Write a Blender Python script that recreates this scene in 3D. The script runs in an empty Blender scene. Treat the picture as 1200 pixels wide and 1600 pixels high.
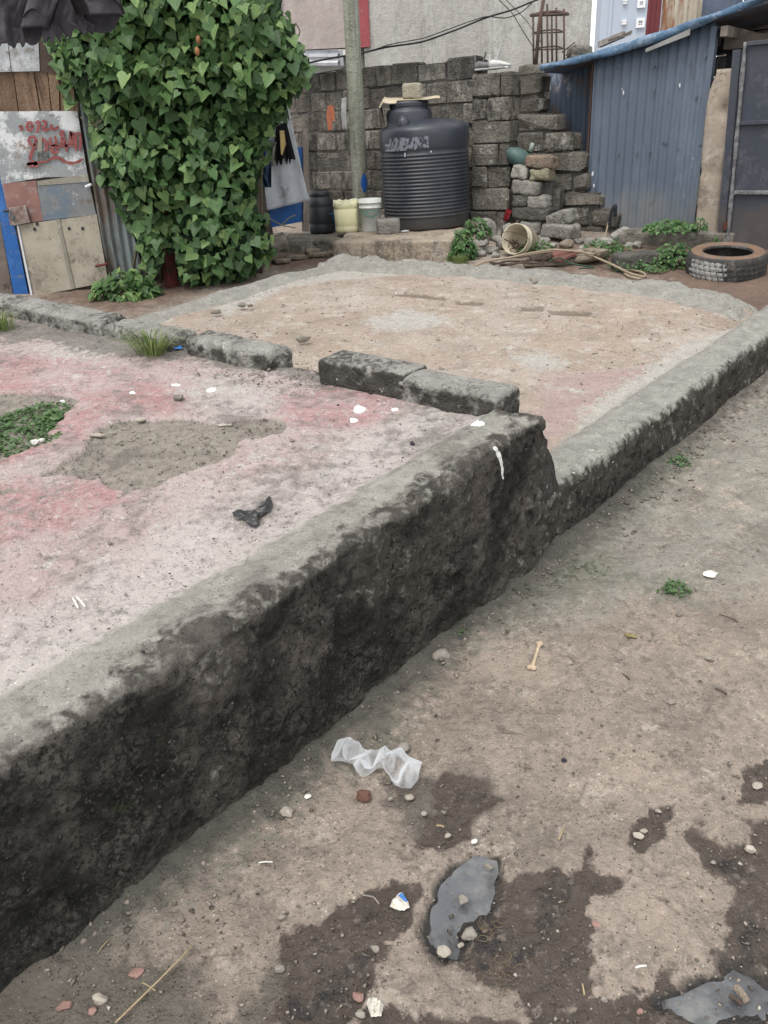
import bpy, bmesh, math, random
import numpy as np
from mathutils import Vector, Matrix
rnd = random.Random(7)
C = bpy.context.scene.collection
# ------------------------------------------------------------------ camera
FPX = 1252.0; PITCH = math.radians(25.3); ROLL = math.atan(.047)
CAMP = np.array([0, 0, 1.6])
_f = np.array([0, math.cos(PITCH), -math.sin(PITCH)]); _r0 = np.array([1., 0, 0]); _u0 = np.cross(_r0, _f)
_r = math.cos(ROLL) * _r0 - math.sin(ROLL) * _u0; _u = math.sin(ROLL) * _r0 + math.cos(ROLL) * _u0
cd = bpy.data.cameras.new('camera'); cam = bpy.data.objects.new('camera', cd); C.objects.link(cam)
cam.matrix_world = Matrix(((_r[0], _u[0], -_f[0], CAMP[0]), (_r[1], _u[1], -_f[1], CAMP[1]), (_r[2], _u[2], -_f[2], CAMP[2]), (0, 0, 0, 1)))
cd.sensor_fit = 'VERTICAL'; cd.sensor_height = 24; cd.lens = FPX / 1600 * 24
cd.clip_start = .02; cd.clip_end = 1000
sc = bpy.context.scene; sc.camera = cam
# ------------------------------------------------------------------ light: overcast day
SUN_EL, SUN_AZ = math.radians(62), math.radians(215)
w = bpy.data.worlds.new('World'); sc.world = w; w.use_nodes = True
nt = w.node_tree; nt.nodes.clear()
sky = nt.nodes.new('ShaderNodeTexSky'); sky.sky_type = 'NISHITA'; sky.sun_disc = False
sky.sun_elevation = SUN_EL; sky.sun_rotation = SUN_AZ; sky.dust_density = 2; sky.air_density = 1.2; sky.ozone_density = 1
hs = nt.nodes.new('ShaderNodeHueSaturation'); hs.inputs['Saturation'].default_value = .25; hs.inputs['Value'].default_value = 1.0
bg = nt.nodes.new('ShaderNodeBackground'); bg.inputs['Strength'].default_value = .14
wo = nt.nodes.new('ShaderNodeOutputWorld')
ov = nt.nodes.new('ShaderNodeMix'); ov.data_type = 'RGBA'; ov.inputs[0].default_value = .72; ov.inputs[7].default_value = (6.3, 6.35, 6.5, 1)   # even overcast over the clear sky
nt.links.new(sky.outputs[0], hs.inputs['Color']); nt.links.new(hs.outputs[0], ov.inputs[6]); nt.links.new(ov.outputs[2], bg.inputs['Color']); nt.links.new(bg.outputs[0], wo.inputs['Surface'])
sd = bpy.data.lights.new('sun', 'SUN'); sd.energy = 1.5; sd.angle = math.radians(28); sd.color = (1, .97, .93)
sun = bpy.data.objects.new('sun', sd); C.objects.link(sun)
sdir = Vector((math.sin(SUN_AZ) * math.cos(SUN_EL), math.cos(SUN_AZ) * math.cos(SUN_EL), math.sin(SUN_EL)))
sun.rotation_euler = sdir.to_track_quat('Z', 'Y').to_euler(); sun.location = (0, 0, 8)
sc.view_settings.view_transform = 'Standard'; sc.view_settings.look = 'None'; sc.view_settings.gamma = 1
sc.view_settings.exposure = .72; sc.view_settings.use_curve_mapping = False

# ------------------------------------------------------------------ survey: the yard's gently rising ground plane
def ray(x, y): return (_f * FPX + _r * (x - 600) + _u * (800 - y)) / FPX
V1 = ray(2000, -60); V2 = ray(-1457, 188)
G = np.linalg.solve([V1[:2], V2[:2]], [V1[2], V2[2]])
_t = CAMP + ray(1130, 440) * 6.67; G0 = _t[2] - G @ _t[:2]
def gz(x, y): return G0 + G[0] * x + G[1] * y
def onp(x, y, h=0):
    d = ray(x, y); return CAMP + d * (G0 + h - CAMP[2]) / (d[2] - G @ d[:2])
UD = V1 / np.linalg.norm(V1[:2]); VD = V2 / np.linalg.norm(V2[:2]); KO = onp(870, 858)
_A = np.linalg.inv([[UD[0], VD[0]], [UD[1], VD[1]]])
def Wuv(u, v, h):
    u, v, h = np.broadcast_arrays(u, v, h)
    p = KO + u[..., None] * UD + v[..., None] * VD
    p = np.array(p); p[..., 2] += h; return p
def uvof(p): return _A @ (np.asarray(p)[:2] - KO[:2])
def puv(x, y, h): return uvof(onp(x, y, h))
class Wall:
    """a vertical plane standing on the yard"""
    def __init__(s, p0, d):
        s.p = np.array([p0[0], p0[1], gz(p0[0], p0[1])]); s.d = np.array([d[0], d[1], 0.]); s.d /= np.linalg.norm(s.d)
        s.n = np.array([s.d[1], -s.d[0], 0.])            # towards the camera side
    def at(s, x, y, out=0.):
        q = s.p + s.n * out; d = ray(x, y); return CAMP + d * ((q - CAMP) @ s.n / (d @ s.n))
    def st(s, x, y, out=0.):
        q = s.at(x, y, out) - s.p; return q @ s.d, q[2]
    def w(s, a, z, out=0.): return s.p + s.d * a + s.n * out + np.array([0, 0, z])

# ------------------------------------------------------------------ noise
_rs = np.random.RandomState(3); _perm = _rs.permutation(1024)
def _h(i, j, k): return _perm[(_perm[(_perm[i & 1023] + j) & 1023] + k) & 1023] / 1023.0
def vnoise(x, y, z):
    x, y, z = np.broadcast_arrays(x, y, z)
    xi, yi, zi = np.floor(x).astype(int), np.floor(y).astype(int), np.floor(z).astype(int)
    xf, yf, zf = x - xi, y - yi, z - zi
    xf, yf, zf = [t * t * t * (t * (t * 6 - 15) + 10) for t in (xf, yf, zf)]
    def L(a, b, t): return a + (b - a) * t
    return L(L(L(_h(xi, yi, zi), _h(xi + 1, yi, zi), xf), L(_h(xi, yi + 1, zi), _h(xi + 1, yi + 1, zi), xf), yf),
             L(L(_h(xi, yi, zi + 1), _h(xi + 1, yi, zi + 1), xf), L(_h(xi, yi + 1, zi + 1), _h(xi + 1, yi + 1, zi + 1), xf), yf), zf) * 2 - 1
def fbm(p, s, o=4, seed=0.):
    r = 0; a = 1.; t = 0
    for k in range(o):
        q = p * (s * 2.03 ** k) + seed + 7.3 * k
        r = r + a * vnoise(q[..., 0], q[..., 1] + 3.1 * k, q[..., 2]); t += a; a *= .5
    return r / t
def sstep(x, a, b): t = np.clip((x - a) / (b - a), 0, 1); return t * t * (3 - 2 * t)
def poly_sd(pts, X, Y):
    """signed distance, positive inside"""
    P = np.array(pts, float)[:, :2]; d = np.full(X.shape, 1e9); ins = np.zeros(X.shape, bool)
    for i in range(len(P)):
        a, b = P[i], P[(i + 1) % len(P)]; e = b - a
        t = np.clip(((X - a[0]) * e[0] + (Y - a[1]) * e[1]) / (e @ e + 1e-12), 0, 1)
        d = np.minimum(d, np.hypot(X - a[0] - t * e[0], Y - a[1] - t * e[1]))
        c = (a[1] > Y) != (b[1] > Y)
        with np.errstate(divide='ignore', invalid='ignore'):
            ins ^= c & (X < (b[0] - a[0]) * (Y - a[1]) / (b[1] - a[1] + 1e-15) + a[0])
    return np.where(ins, d, -d)

# ------------------------------------------------------------------ objects
def tag(o, label=None, cat=None, group=None, kind=None):
    if label: o['label'] = label
    if cat: o['category'] = cat
    if group: o['group'] = group
    if kind: o['kind'] = kind
    return o
def link(name, me, m=None, parent=None):
    o = bpy.data.objects.new(name, me); C.objects.link(o)
    if m is not None and not me.materials: me.materials.append(m)
    if parent is not None:
        o.parent = parent; o.matrix_parent_inverse = parent.matrix_basis.inverted()
    return o
def empty(name, p, label, cat, group=None):
    o = bpy.data.objects.new(name, None); o.location = Vector([float(c) for c in p]); o.empty_display_size = .1; C.objects.link(o)
    return tag(o, label, cat, group)
def gridmesh(name, P, closed=False, attrs=None, smooth=True):
    n, m = P.shape[:2]; me = bpy.data.meshes.new(name)
    idx = np.arange(n * m).reshape(n, m)
    a = idx[:-1, :-1]; b = idx[1:, :-1]; c = idx[1:, 1:]; d = idx[:-1, 1:]
    F = np.stack([a, b, c, d], -1).reshape(-1, 4)
    if closed: F = np.vstack([F, np.stack([idx[:-1, -1], idx[1:, -1], idx[1:, 0], idx[:-1, 0]], -1)])
    me.vertices.add(n * m); me.vertices.foreach_set('co', P.reshape(-1).astype(np.float32))
    me.loops.add(F.size); me.loops.foreach_set('vertex_index', F.reshape(-1).astype(np.int32))
    me.polygons.add(len(F)); me.polygons.foreach_set('loop_start', np.arange(0, F.size, 4, dtype=np.int32))
    me.update(calc_edges=True)
    if smooth: me.polygons.foreach_set('use_smooth', np.ones(len(F), bool))
    for k, v in (attrs or {}).items():
        at = me.attributes.new(k, 'FLOAT', 'POINT'); at.data.foreach_set('value', np.asarray(v, np.float32).reshape(-1))
    return me
def facemesh(name, V, F, smooth=False):
    me = bpy.data.meshes.new(name); me.from_pydata([tuple(map(float, v)) for v in V], [], [tuple(f) for f in F]); me.update()
    if smooth: me.polygons.foreach_set('use_smooth', [True] * len(me.polygons))
    return me
class MB:
    """collects pieces of one mesh"""
    def __init__(s): s.V = []; s.F = []
    def add(s, V, F):
        n = len(s.V); s.V += [tuple(map(float, v)) for v in V]; s.F += [tuple(i + n for i in f) for f in F]
    def tube(s, pts, r, k=8, cap=True):
        pts = [Vector([float(c) for c in p]) for p in pts]; rr = r if hasattr(r, '__len__') else [r] * len(pts)
        V = []; up = None
        for i, p in enumerate(pts):
            t = (pts[min(i + 1, len(pts) - 1)] - pts[max(i - 1, 0)]).normalized()
            if up is None: up = Vector((0, 0, 1)) if abs(t.z) < .9 else Vector((1, 0, 0))
            a = t.cross(up); a = a.normalized() if a.length > 1e-6 else t.orthogonal().normalized(); b = t.cross(a); up = -b if (-b).dot(up) > 0 else b
            for j in range(k):
                q = 2 * math.pi * j / k; V.append(p + (a * math.cos(q) + b * math.sin(q)) * rr[i])
        F = [(i * k + j, i * k + (j + 1) % k, (i + 1) * k + (j + 1) % k, (i + 1) * k + j) for i in range(len(pts) - 1) for j in range(k)]
        if cap: F += [tuple(range(k))[::-1], tuple((len(pts) - 1) * k + j for j in range(k))]
        s.add(V, F); return s
    def box(s, o, ax, ay, az):
        """box from corner o spanned by three vectors"""
        o, ax, ay, az = [np.asarray(v, float) for v in (o, ax, ay, az)]
        V = [o + i * ax + j * ay + k * az for i in (0, 1) for j in (0, 1) for k in (0, 1)]
        s.add(V, [(0, 1, 3, 2), (4, 6, 7, 5), (0, 4, 5, 1), (2, 3, 7, 6), (0, 2, 6, 4), (1, 5, 7, 3)]); return s
    def prism(s, pts, dv):
        """polygon extruded by dv"""
        n = len(pts); dv = np.asarray(dv, float); V = [np.asarray(p, float) for p in pts] + [np.asarray(p, float) + dv for p in pts]
        s.add(V, [tuple(range(n)), tuple(range(n, 2 * n))[::-1]] + [(i, i + n, (i + 1) % n + n, (i + 1) % n)for i in range(n)]); return s
    def build(s, name, m, parent=None, smooth=False, bevel=0):
        me = facemesh(name, s.V, s.F, smooth)
        bm = bmesh.new(); bm.from_mesh(me)
        if bevel: bmesh.ops.bevel(bm, geom=list(bm.edges), offset=bevel, segments=1, affect='EDGES', clamp_overlap=True)
        bmesh.ops.recalc_face_normals(bm, faces=bm.faces); bm.to_mesh(me); bm.free()
        return link(name, me, m, parent)
def lathe(name, prof, m, parent=None, at=(0, 0, 0), k=40, fn=None):
    P = np.zeros((len(prof), k, 3)); A = np.linspace(0, 2 * math.pi, k, endpoint=False)
    for i, (r, z) in enumerate(prof):
        P[i, :, 0] = r * np.cos(A); P[i, :, 1] = r * np.sin(A); P[i, :, 2] = z
    if fn: P = fn(P, A)
    return link(name, gridmesh(name, P + np.array(at, float), closed=True), m, parent)
def rough_mesh(name, size, n=6, rnd_=.25, amp=.08, seed=0, freq=3., lo=0):
    """a worn block: subdivided box, rounded and displaced; stands on z=0"""
    bm = bmesh.new(); bmesh.ops.create_cube(bm, size=2)
    bmesh.ops.subdivide_edges(bm, edges=bm.edges, cuts=n, use_grid_fill=True)
    P = np.array([v.co[:] for v in bm.verts]); sx = np.array(size, float) / 2
    Q = P * sx; r = min(sx) * rnd_
    inner = np.clip(Q, -(sx - r), sx - r); d = Q - inner; L = np.linalg.norm(d, axis=1, keepdims=True)
    Q = inner + d / np.maximum(L, 1e-9) * np.minimum(L, r)
    N = Q / sx; N /= np.linalg.norm(N, axis=1, keepdims=True)
    D = fbm(Q / max(size), freq, 3, seed * 3.7 + 1.) * amp * min(size) + fbm(Q / max(size), freq * 4, 2, seed * 1.7) * amp * .3 * min(size)
    Q = Q + N * D[:, None]; Q[:, 2] += sx[2]
    for v, q in zip(bm.verts, Q): v.co = q
    for f in bm.faces: f.smooth = True
    me = bpy.data.meshes.new(name); bm.to_mesh(me); bm.free(); return me
def rough_ico(name, size, amp=.3, seed=0, sub=3):
    """a natural pebble: faceted, flattened lump standing on z=0"""
    bm = bmesh.new(); bmesh.ops.create_icosphere(bm, subdivisions=sub, radius=1)
    P = np.array([v.co[:] for v in bm.verts]); rs = np.random.RandomState(seed); N = P.copy()
    for _ in range(11):                                   # knock flat facets off
        d = rs.normal(size=3); d /= np.linalg.norm(d); c = rs.uniform(.62, .92); t = P @ d; P = np.where((t > c)[:, None], P - d * (t - c)[:, None], P)
    P = P + N * (fbm(N, 1.6, 3, seed * 1.3) * amp * .7)[:, None]
    P = P * np.array(size) / 2; P[:, 2] += size[2] / 2
    for v, q in zip(bm.verts, P): v.co = q
    for f in bm.faces: f.smooth = True
    me = bpy.data.meshes.new(name); bm.to_mesh(me); bm.free(); return me
def place(o, p, rz=0, rx=0, ry=0):
    o.location = Vector([float(c) for c in p]); o.rotation_euler = (rx, ry, rz); return o
def resample(pts, n):
    P = np.array(pts, float); d = np.r_[0, np.cumsum(np.linalg.norm(np.diff(P, axis=0), axis=1))]
    t = np.linspace(0, d[-1], n); return np.stack([np.interp(t, d, P[:, i]) for i in range(3)], 1)
def smoothp(pts, n=40, it=6):
    P = resample(pts, n)
    for _ in range(it): P[1:-1] = (P[:-2] + 2 * P[1:-1] + P[2:]) / 4
    return P

# ------------------------------------------------------------------ materials
def mat(name, base, alt=None, s=4., rough=.9, bump=.25, bs=60., metal=0., spec=.25, layers=(), rand=0., speck=0., sc3=(1, 1, 1), fine=.35, island=False, trans=0., roughs=None):
    """layers: (source, colour, threshold, sharpness, edge noise scale, edge noise amount[, rough]);
    source = an attribute name, 'z' (height, m) or a number (scale of its own noise)"""
    m = bpy.data.materials.new(name); m.use_nodes = True; t = m.node_tree; N = t.nodes; Lk = t.links.new; N.clear()
    out = N.new('ShaderNodeOutputMaterial'); B = N.new('ShaderNodeBsdfPrincipled'); Lk(B.outputs[0], out.inputs[0])
    B.inputs['Metallic'].default_value = metal; B.inputs['Specular IOR Level'].default_value = spec
    geo = N.new('ShaderNodeNewGeometry'); mp = N.new('ShaderNodeMapping'); mp.inputs['Scale'].default_value = sc3; Lk(geo.outputs['Position'], mp.inputs['Vector'])
    def noise(scale, det=5, vec=None, dist=0., rg=.6):
        n = N.new('ShaderNodeTexNoise'); n.inputs['Scale'].default_value = scale; n.inputs['Detail'].default_value = det; n.inputs['Roughness'].default_value = rg
        n.inputs['Distortion'].default_value = dist; Lk((vec or mp.outputs[0]), n.inputs['Vector']); return n.outputs['Fac']
    def math_(op, a, b=0., c=0., clamp=False):
        n = N.new('ShaderNodeMath'); n.operation = op; n.use_clamp = clamp
        for i, v in enumerate((a, b, c)):
            if isinstance(v, (int, float)): n.inputs[i].default_value = v
            else: Lk(v, n.inputs[i])
        return n.outputs[0]
    def mix(f, a, b, mode='MIX'):
        n = N.new('ShaderNodeMix'); n.data_type = 'RGBA'; n.blend_type = mode
        for i, v in ((0, f), (6, a), (7, b)):
            if isinstance(v, (int, float)): n.inputs[i].default_value = v
            elif isinstance(v, tuple): n.inputs[i].default_value = (*v[:3], 1)
            else: Lk(v, n.inputs[i])
        return n.outputs[2]
    alt = alt or tuple(c * .72 for c in base)
    f = math_('MULTIPLY_ADD', noise(s, 6), 3., -1., True)
    col = mix(f, base, alt); rg = rough
    for L in layers:
        src, c, th, sh, ns, na = L[:6]
        if src == 'z':
            sp = N.new('ShaderNodeSeparateXYZ'); Lk(geo.outputs['Position'], sp.inputs[0]); v = sp.outputs[2]
        elif isinstance(src, (int, float)): v = noise(src, 6)
        else: a = N.new('ShaderNodeAttribute'); a.attribute_name = src; v = a.outputs['Fac']
        nn = math_('MULTIPLY_ADD', noise(ns, 6, dist=.4), na, -.5 * na)
        v = math_('ADD', v, nn); v = math_('SUBTRACT', v, th); v = math_('MULTIPLY_ADD', v, sh, .5, True)
        if len(L) > 7: v = math_('MULTIPLY', v, L[7])
        if len(c) == 2: cc = mix(math_('MULTIPLY_ADD', noise(ns * .6, 5), 2.6, -.8, True), c[0], c[1])
        else: cc = c
        col = mix(v, col, cc)
        if len(L) > 6 and L[6] is not None:
            n = N.new('ShaderNodeMix'); n.data_type = 'FLOAT'; Lk(v, n.inputs[0])
            if isinstance(rg, float): n.inputs[2].default_value = rg
            else: Lk(rg, n.inputs[2])
            n.inputs[3].default_value = L[6]; rg = n.outputs[0]
    fn = noise(bs * 3, 3, geo.outputs['Position'])
    g = math_('MULTIPLY_ADD', fn, 2 * fine, 1 - fine); g2 = math_('MULTIPLY_ADD', noise(bs * .35, 4, geo.outputs['Position']), fine * 1.2, 1 - fine * .6)
    col = mix(1., col, math_('MULTIPLY', g, g2), 'MULTIPLY')
    if speck:
        vo = N.new('ShaderNodeTexVoronoi'); vo.inputs['Scale'].default_value = bs * .9; Lk(geo.outputs['Position'], vo.inputs['Vector'])
        k = math_('LESS_THAN', vo.outputs['Distance'], .22); sp = N.new('ShaderNodeSeparateColor'); Lk(vo.outputs['Color'], sp.inputs[0])
        k = math_('MULTIPLY', k, math_('GREATER_THAN', sp.outputs[0], 1 - speck)); cc = mix(math_('GREATER_THAN', sp.outputs[1], .6), mix(1., col, (.35, .34, .33), 'MULTIPLY'), mix(1., col, (1.75, 1.72, 1.66), 'MULTIPLY'))
        col = mix(k, col, cc)
    if rand:
        if island: rv = geo.outputs['Random Per Island']
        else: oi = N.new('ShaderNodeObjectInfo'); rv = oi.outputs['Random']
        k = math_('MULTIPLY_ADD', rv, 2 * rand, 1 - rand); col = mix(1., col, k, 'MULTIPLY')
    Lk(col, B.inputs['Base Color'])
    if isinstance(rg, float): B.inputs['Roughness'].default_value = rg
    else: Lk(rg, B.inputs['Roughness'])
    if bump:
        hgt = math_('ADD', noise(bs, 6, geo.outputs['Position']), math_('MULTIPLY', noise(bs * .22, 4, geo.outputs['Position']), 2.))
        b = N.new('ShaderNodeBump'); b.inputs['Strength'].default_value = min(1, bump * 2); b.inputs['Distance'].default_value = bump * 1.7 / bs; Lk(hgt, b.inputs['Height']); Lk(b.outputs[0], B.inputs['Normal'])
    if trans:
        B.inputs['Transmission Weight'].default_value = trans
    return m
def leafmat(name, c1, c2, c3):
    m = bpy.data.materials.new(name); m.use_nodes = True; t = m.node_tree; N = t.nodes; Lk = t.links.new
    B = N['Principled BSDF']; geo = N.new('ShaderNodeNewGeometry'); oi = N.new('ShaderNodeObjectInfo')
    a = N.new('ShaderNodeMath'); a.operation = 'ADD'; Lk(geo.outputs['Random Per Island'], a.inputs[0]); Lk(oi.outputs['Random'], a.inputs[1])
    fr = N.new('ShaderNodeMath'); fr.operation = 'FRACT'; Lk(a.outputs[0], fr.inputs[0])
    cr = N.new('ShaderNodeValToRGB'); cr.color_ramp.elements[0].color = (*c1, 1); cr.color_ramp.elements[1].color = (*c3, 1)
    e = cr.color_ramp.elements.new(.6); e.color = (*c2, 1); Lk(fr.outputs[0], cr.inputs[0])
    n = N.new('ShaderNodeTexNoise'); n.inputs['Scale'].default_value = 45; Lk(geo.outputs['Position'], n.inputs['Vector'])
    mm = N.new('ShaderNodeMath'); mm.operation = 'MULTIPLY_ADD'; mm.inputs[1].default_value = .8; mm.inputs[2].default_value = .6; Lk(n.outputs[0], mm.inputs[0])
    mx = N.new('ShaderNodeMix'); mx.data_type = 'RGBA'; mx.blend_type = 'MULTIPLY'; mx.inputs[0].default_value = 1; Lk(cr.outputs[0], mx.inputs[6]); Lk(mm.outputs[0], mx.inputs[7])
    Lk(mx.outputs[2], B.inputs['Base Color']); B.inputs['Roughness'].default_value = .5; B.inputs['Specular IOR Level'].default_value = .35
    tr = N.new('ShaderNodeBsdfTranslucent'); Lk(mx.outputs[2], tr.inputs[0]); ms = N.new('ShaderNodeMixShader'); ms.inputs[0].default_value = .3
    Lk(B.outputs[0], ms.inputs[1]); Lk(tr.outputs[0], ms.inputs[2]); Lk(ms.outputs[0], N['Material Output'].inputs[0])
    bp = N.new('ShaderNodeBump'); bp.inputs['Distance'].default_value = .004; bp.inputs['Strength'].default_value = .5; Lk(n.outputs[0], bp.inputs['Height']); Lk(bp.outputs[0], B.inputs['Normal'])
    return m
# ================================================================== GROUND
def g_poly(pts, ox=0, oy=0, k=1., h=0): return [onp(ox + x / k, oy + y / k, h)[:2] for x, y in pts]
Z7 = dict(ox=560, oy=1100, k=1.875)
WET = [g_poly(p, **Z7) for p in (
    [(250,195),(310,205),(370,225),(425,280),(340,325),(320,350),(330,385),(250,425),(150,410),(190,340),(225,300),(220,230)],
    [(430,540),(480,510),(545,480),(650,480),(672,420),(690,480),(740,495),(795,490),(780,530),(740,580),(690,570),(680,600),(690,640),(665,680),(700,760),(700,850),(590,895),(500,900),(480,850),(390,830),(310,780),(230,720),(185,640),(250,500),(340,440),(405,450)],
    [(500,900),(700,870),(780,850),(860,830),(880,755),(930,770),(945,820),(1000,810),(1050,760),(1090,650),(1060,620),(1100,560),(1080,510),(1020,470),(960,380),(980,350),(1050,390),(1100,430),(1140,400),(1130,350),(1200,320),(1330,330),(1330,1100),(480,1100)],
    [(812,360),(850,310),(920,288),(932,318),(880,400),(820,440),(800,400)],
    [(1120,180),(1200,165),(1330,160),(1330,280),(1200,275),(1110,295),(1130,240)],
    [(0,545),(100,515),(170,530),(175,560),(150,610),(90,720),(60,800),(30,860),(0,900),(-60,960),(-300,940),(-245,860),(-200,760),(-235,740),(-240,680),(-190,650),(-110,630),(-60,600)],
    [(0,880),(120,890),(200,920),(480,930),(480,1010),(0,1010)])]
DAMP = [g_poly(p) for p in ([(430,1500),(500,1490),(470,1560),(400,1600),(380,1560)], [(120,1480),(200,1495),(315,1500),(325,1700),(-150,1700),(-60,1520)], [(600,1215),(760,1205),(780,1240),(720,1320),(640,1330)])]
MOSS = [g_poly(p) for p in ([(560,1130),(600,1090),(700,1000),(870,850),(960,850),(1000,900),(840,960),(740,1010),(660,1080),(640,1150),(560,1210),(500,1180)],
                            [(1020,905),(1085,905),(1080,940),(1020,945)], [(880,830),(1030,690),(1110,700),(1010,800),(930,860)], [(0,1590),(430,1230),(520,1180),(480,1260),(250,1430),(60,1560)])]
GREY = [g_poly(p) for p in ([(880,850),(1060,700),(1300,520),(1400,540),(1300,850),(1180,930),(1000,930),(860,990),(760,1000),(740,960)],)]
RED = [g_poly(p) for p in ([(890,380),(1300,380),(1400,480),(1210,520),(1080,480),(1000,435),(880,425)], [(130,430),(400,400),(520,380),(540,410),(400,425),(280,475),(160,500),(60,470)])]
PUD = [g_poly(p, **Z7) for p in ([(340,445),(395,455),(402,490),(388,520),(396,580),(370,612),(318,628),(290,650),(300,690),(285,745),(250,750),(205,700),(190,650),(215,590),(250,520),(290,480)],
                        [(880,862),(960,840),(1040,800),(1085,768),(1150,790),(1230,830),(1240,900),(1100,915),(1000,925),(940,890)])]
CRACKS = [g_poly(p) for p in ([(1060,735),(1120,730),(1200,742)], [(1045,950),(1060,1000),(1075,1010)], [(785,990),(850,1010),(900,1030)])]
def umax(polys, X, Y, soft):
    r = np.zeros(X.shape)
    for p in polys:
        P = np.array(p); lo = P.min(0) - soft * 3; hi = P.max(0) + soft * 3
        k = (X > lo[0]) & (X < hi[0]) & (Y > lo[1]) & (Y < hi[1])
        if k.any(): r[k] = np.maximum(r[k], np.clip(.5 + poly_sd(p, X[k], Y[k]) / soft / 2, 0, 1))
    return r
nr, nc = 760, 470
yy = np.exp(np.linspace(math.log(.75), math.log(13.), nr)) - .35
yy = np.r_[yy, [14, 18, 26, 40, 80, 160, 300]]
tt = np.linspace(-1, 1, nc); X = tt[None, :] * (.62 + .66 * yy[:, None]) + .06 + np.sign(tt)[None, :] * (np.maximum(np.abs(tt) - .93, 0)[None, :] / .07) ** 2 * 3.; Y = np.repeat(yy[:, None], nc, 1)
Yc = np.minimum(Y, 10.5); Z = G0 + G[0] * np.clip(X, -6, 6) + G[1] * Yc
P = np.stack([X, Y, Z], -1)
nA_, nB_ = fbm(P, 16, 4, 301), fbm(P, 16, 4, 307)
wet, damp, moss, grey, red, pud = umax(WET, X + .022 * nA_, Y + .022 * nB_, .03), umax(DAMP, X, Y, .09), umax(MOSS, X, Y, .16), umax(GREY, X, Y, .25), umax(RED, X, Y, .45), umax(PUD, X + .016 * nA_, Y + .016 * nB_, .045)
n1 = fbm(P, 1.6, 3, 5); n2 = fbm(P, 9, 4, 11); n3 = fbm(P, 45, 3, 2)
dz = n1 * .018 + n2 * .008 + n3 * .0025 * (1 - .4 * grey)
hi = sstep(fbm(P, 3.5, 4, 40) + .35 * n2, .05, .12)                        # worn crust against lower worn patches
dz += (hi - .5) * .006 * (1 - wet)
dz -= sstep(wet + n2 * .5, .3, .7) * (.007 + .006 * np.maximum(fbm(P, 28, 3, 9), -.3)) + pud * .028
dz += sstep(wet, .5, .9) * (1 - pud) * .005 * fbm(P, 60, 2, 8)
for c in CRACKS:
    for a, b in zip(c[:-1], c[1:]):
        e = b - a; t = np.clip(((X - a[0]) * e[0] + (Y - a[1]) * e[1]) / (e @ e), 0, 1)
        dd = np.hypot(X - a[0] - t * e[0] + .012 * n2, Y - a[1] - t * e[1] + .02 * n2); dz -= .012 * np.exp(-(dd / .008) ** 2)
# soil banked up against the foot of the concrete wall, and lowered under the slabs
U_, V_ = np.einsum('ij,jkl->ikl', _A, np.stack([X - KO[0], Y - KO[1]]))
dz += .03 * np.exp(-np.maximum(-V_, 0) / .05) * (U_ > -4) * (U_ < 3.2)
under = (V_ > .06) & (V_ < 5.0) & (U_ < -.06) | (V_ > .06) & (V_ < 3.8) & (U_ > -.1) & (U_ < 3.0)
dz = np.where(under, -.12, dz)
Z += dz
m_ground = mat('packed_earth', (.295, .247, .205), (.225, .188, .156), s=5, rough=.93, bump=.8, bs=95, spec=.15, speck=.35, fine=.34, layers=[
    (2.2, (.35, .29, .24), .55, 4, 30, .8),
    ('grey', ((.315, .300, .262), (.205, .194, .165)), .5, 2.5, 14, 1.3, None, .85),
    (7., (.39, .335, .28), .61, 9, 70, .5), (13., (.15, .125, .105), .66, 8, 80, .4), (4., (.18, .155, .13), .60, 6, 40, .8, None, .7),
    ('red', ((.205, .145, .112), (.135, .098, .078)), .5, 2.2, 9, 1.2),
    ('moss', ((.150, .150, .118), (.205, .195, .160)), .55, 3, 22, 1.8, None, .8), ('moss', (.062, .075, .040), .98, 5, 34, 1.8, None, .7),
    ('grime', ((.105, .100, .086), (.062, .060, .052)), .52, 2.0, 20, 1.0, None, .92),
    ('damp', ((.115, .100, .083), (.160, .140, .118)), .5, 3.5, 18, 1.2, .7),
    ('wet', ((.072, .058, .049), (.118, .096, .080)), .5, 5, 22, 1.5, .5),
    ('wet', (.048, .044, .042), 1.12, 5, 10, 1.5, .18), ('wet', (.20, .17, .145), 1.22, 6, 45, 2.0, None, .7), ('pud', (.044, .041, .038), .32, 4, 24, .6, .2)])
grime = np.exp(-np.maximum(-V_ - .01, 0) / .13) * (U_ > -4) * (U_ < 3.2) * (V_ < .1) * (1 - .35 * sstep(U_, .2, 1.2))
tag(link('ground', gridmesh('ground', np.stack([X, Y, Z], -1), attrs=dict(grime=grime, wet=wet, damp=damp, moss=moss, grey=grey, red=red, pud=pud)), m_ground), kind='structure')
m_water = mat('puddle_water', (.085, .090, .100), (.115, .117, .122), s=14, rough=.04, bump=.02, bs=30, spec=.5, fine=.1, layers=[(9., (.17, .17, .16), .6, 4, 30, .5, .12), (6., (.05, .05, .052), .55, 4, 12, .6)])
for i, p in enumerate(PUD):
    c = np.mean(p, 0); q = [c + (a - c) * 1.12 for a in p]
    V = [(a[0], a[1], gz(a[0], a[1]) - .019) for a in q]
    tag(link('puddle', facemesh('puddle', V, [tuple(range(len(V)))]), m_water), kind='structure')

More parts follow.
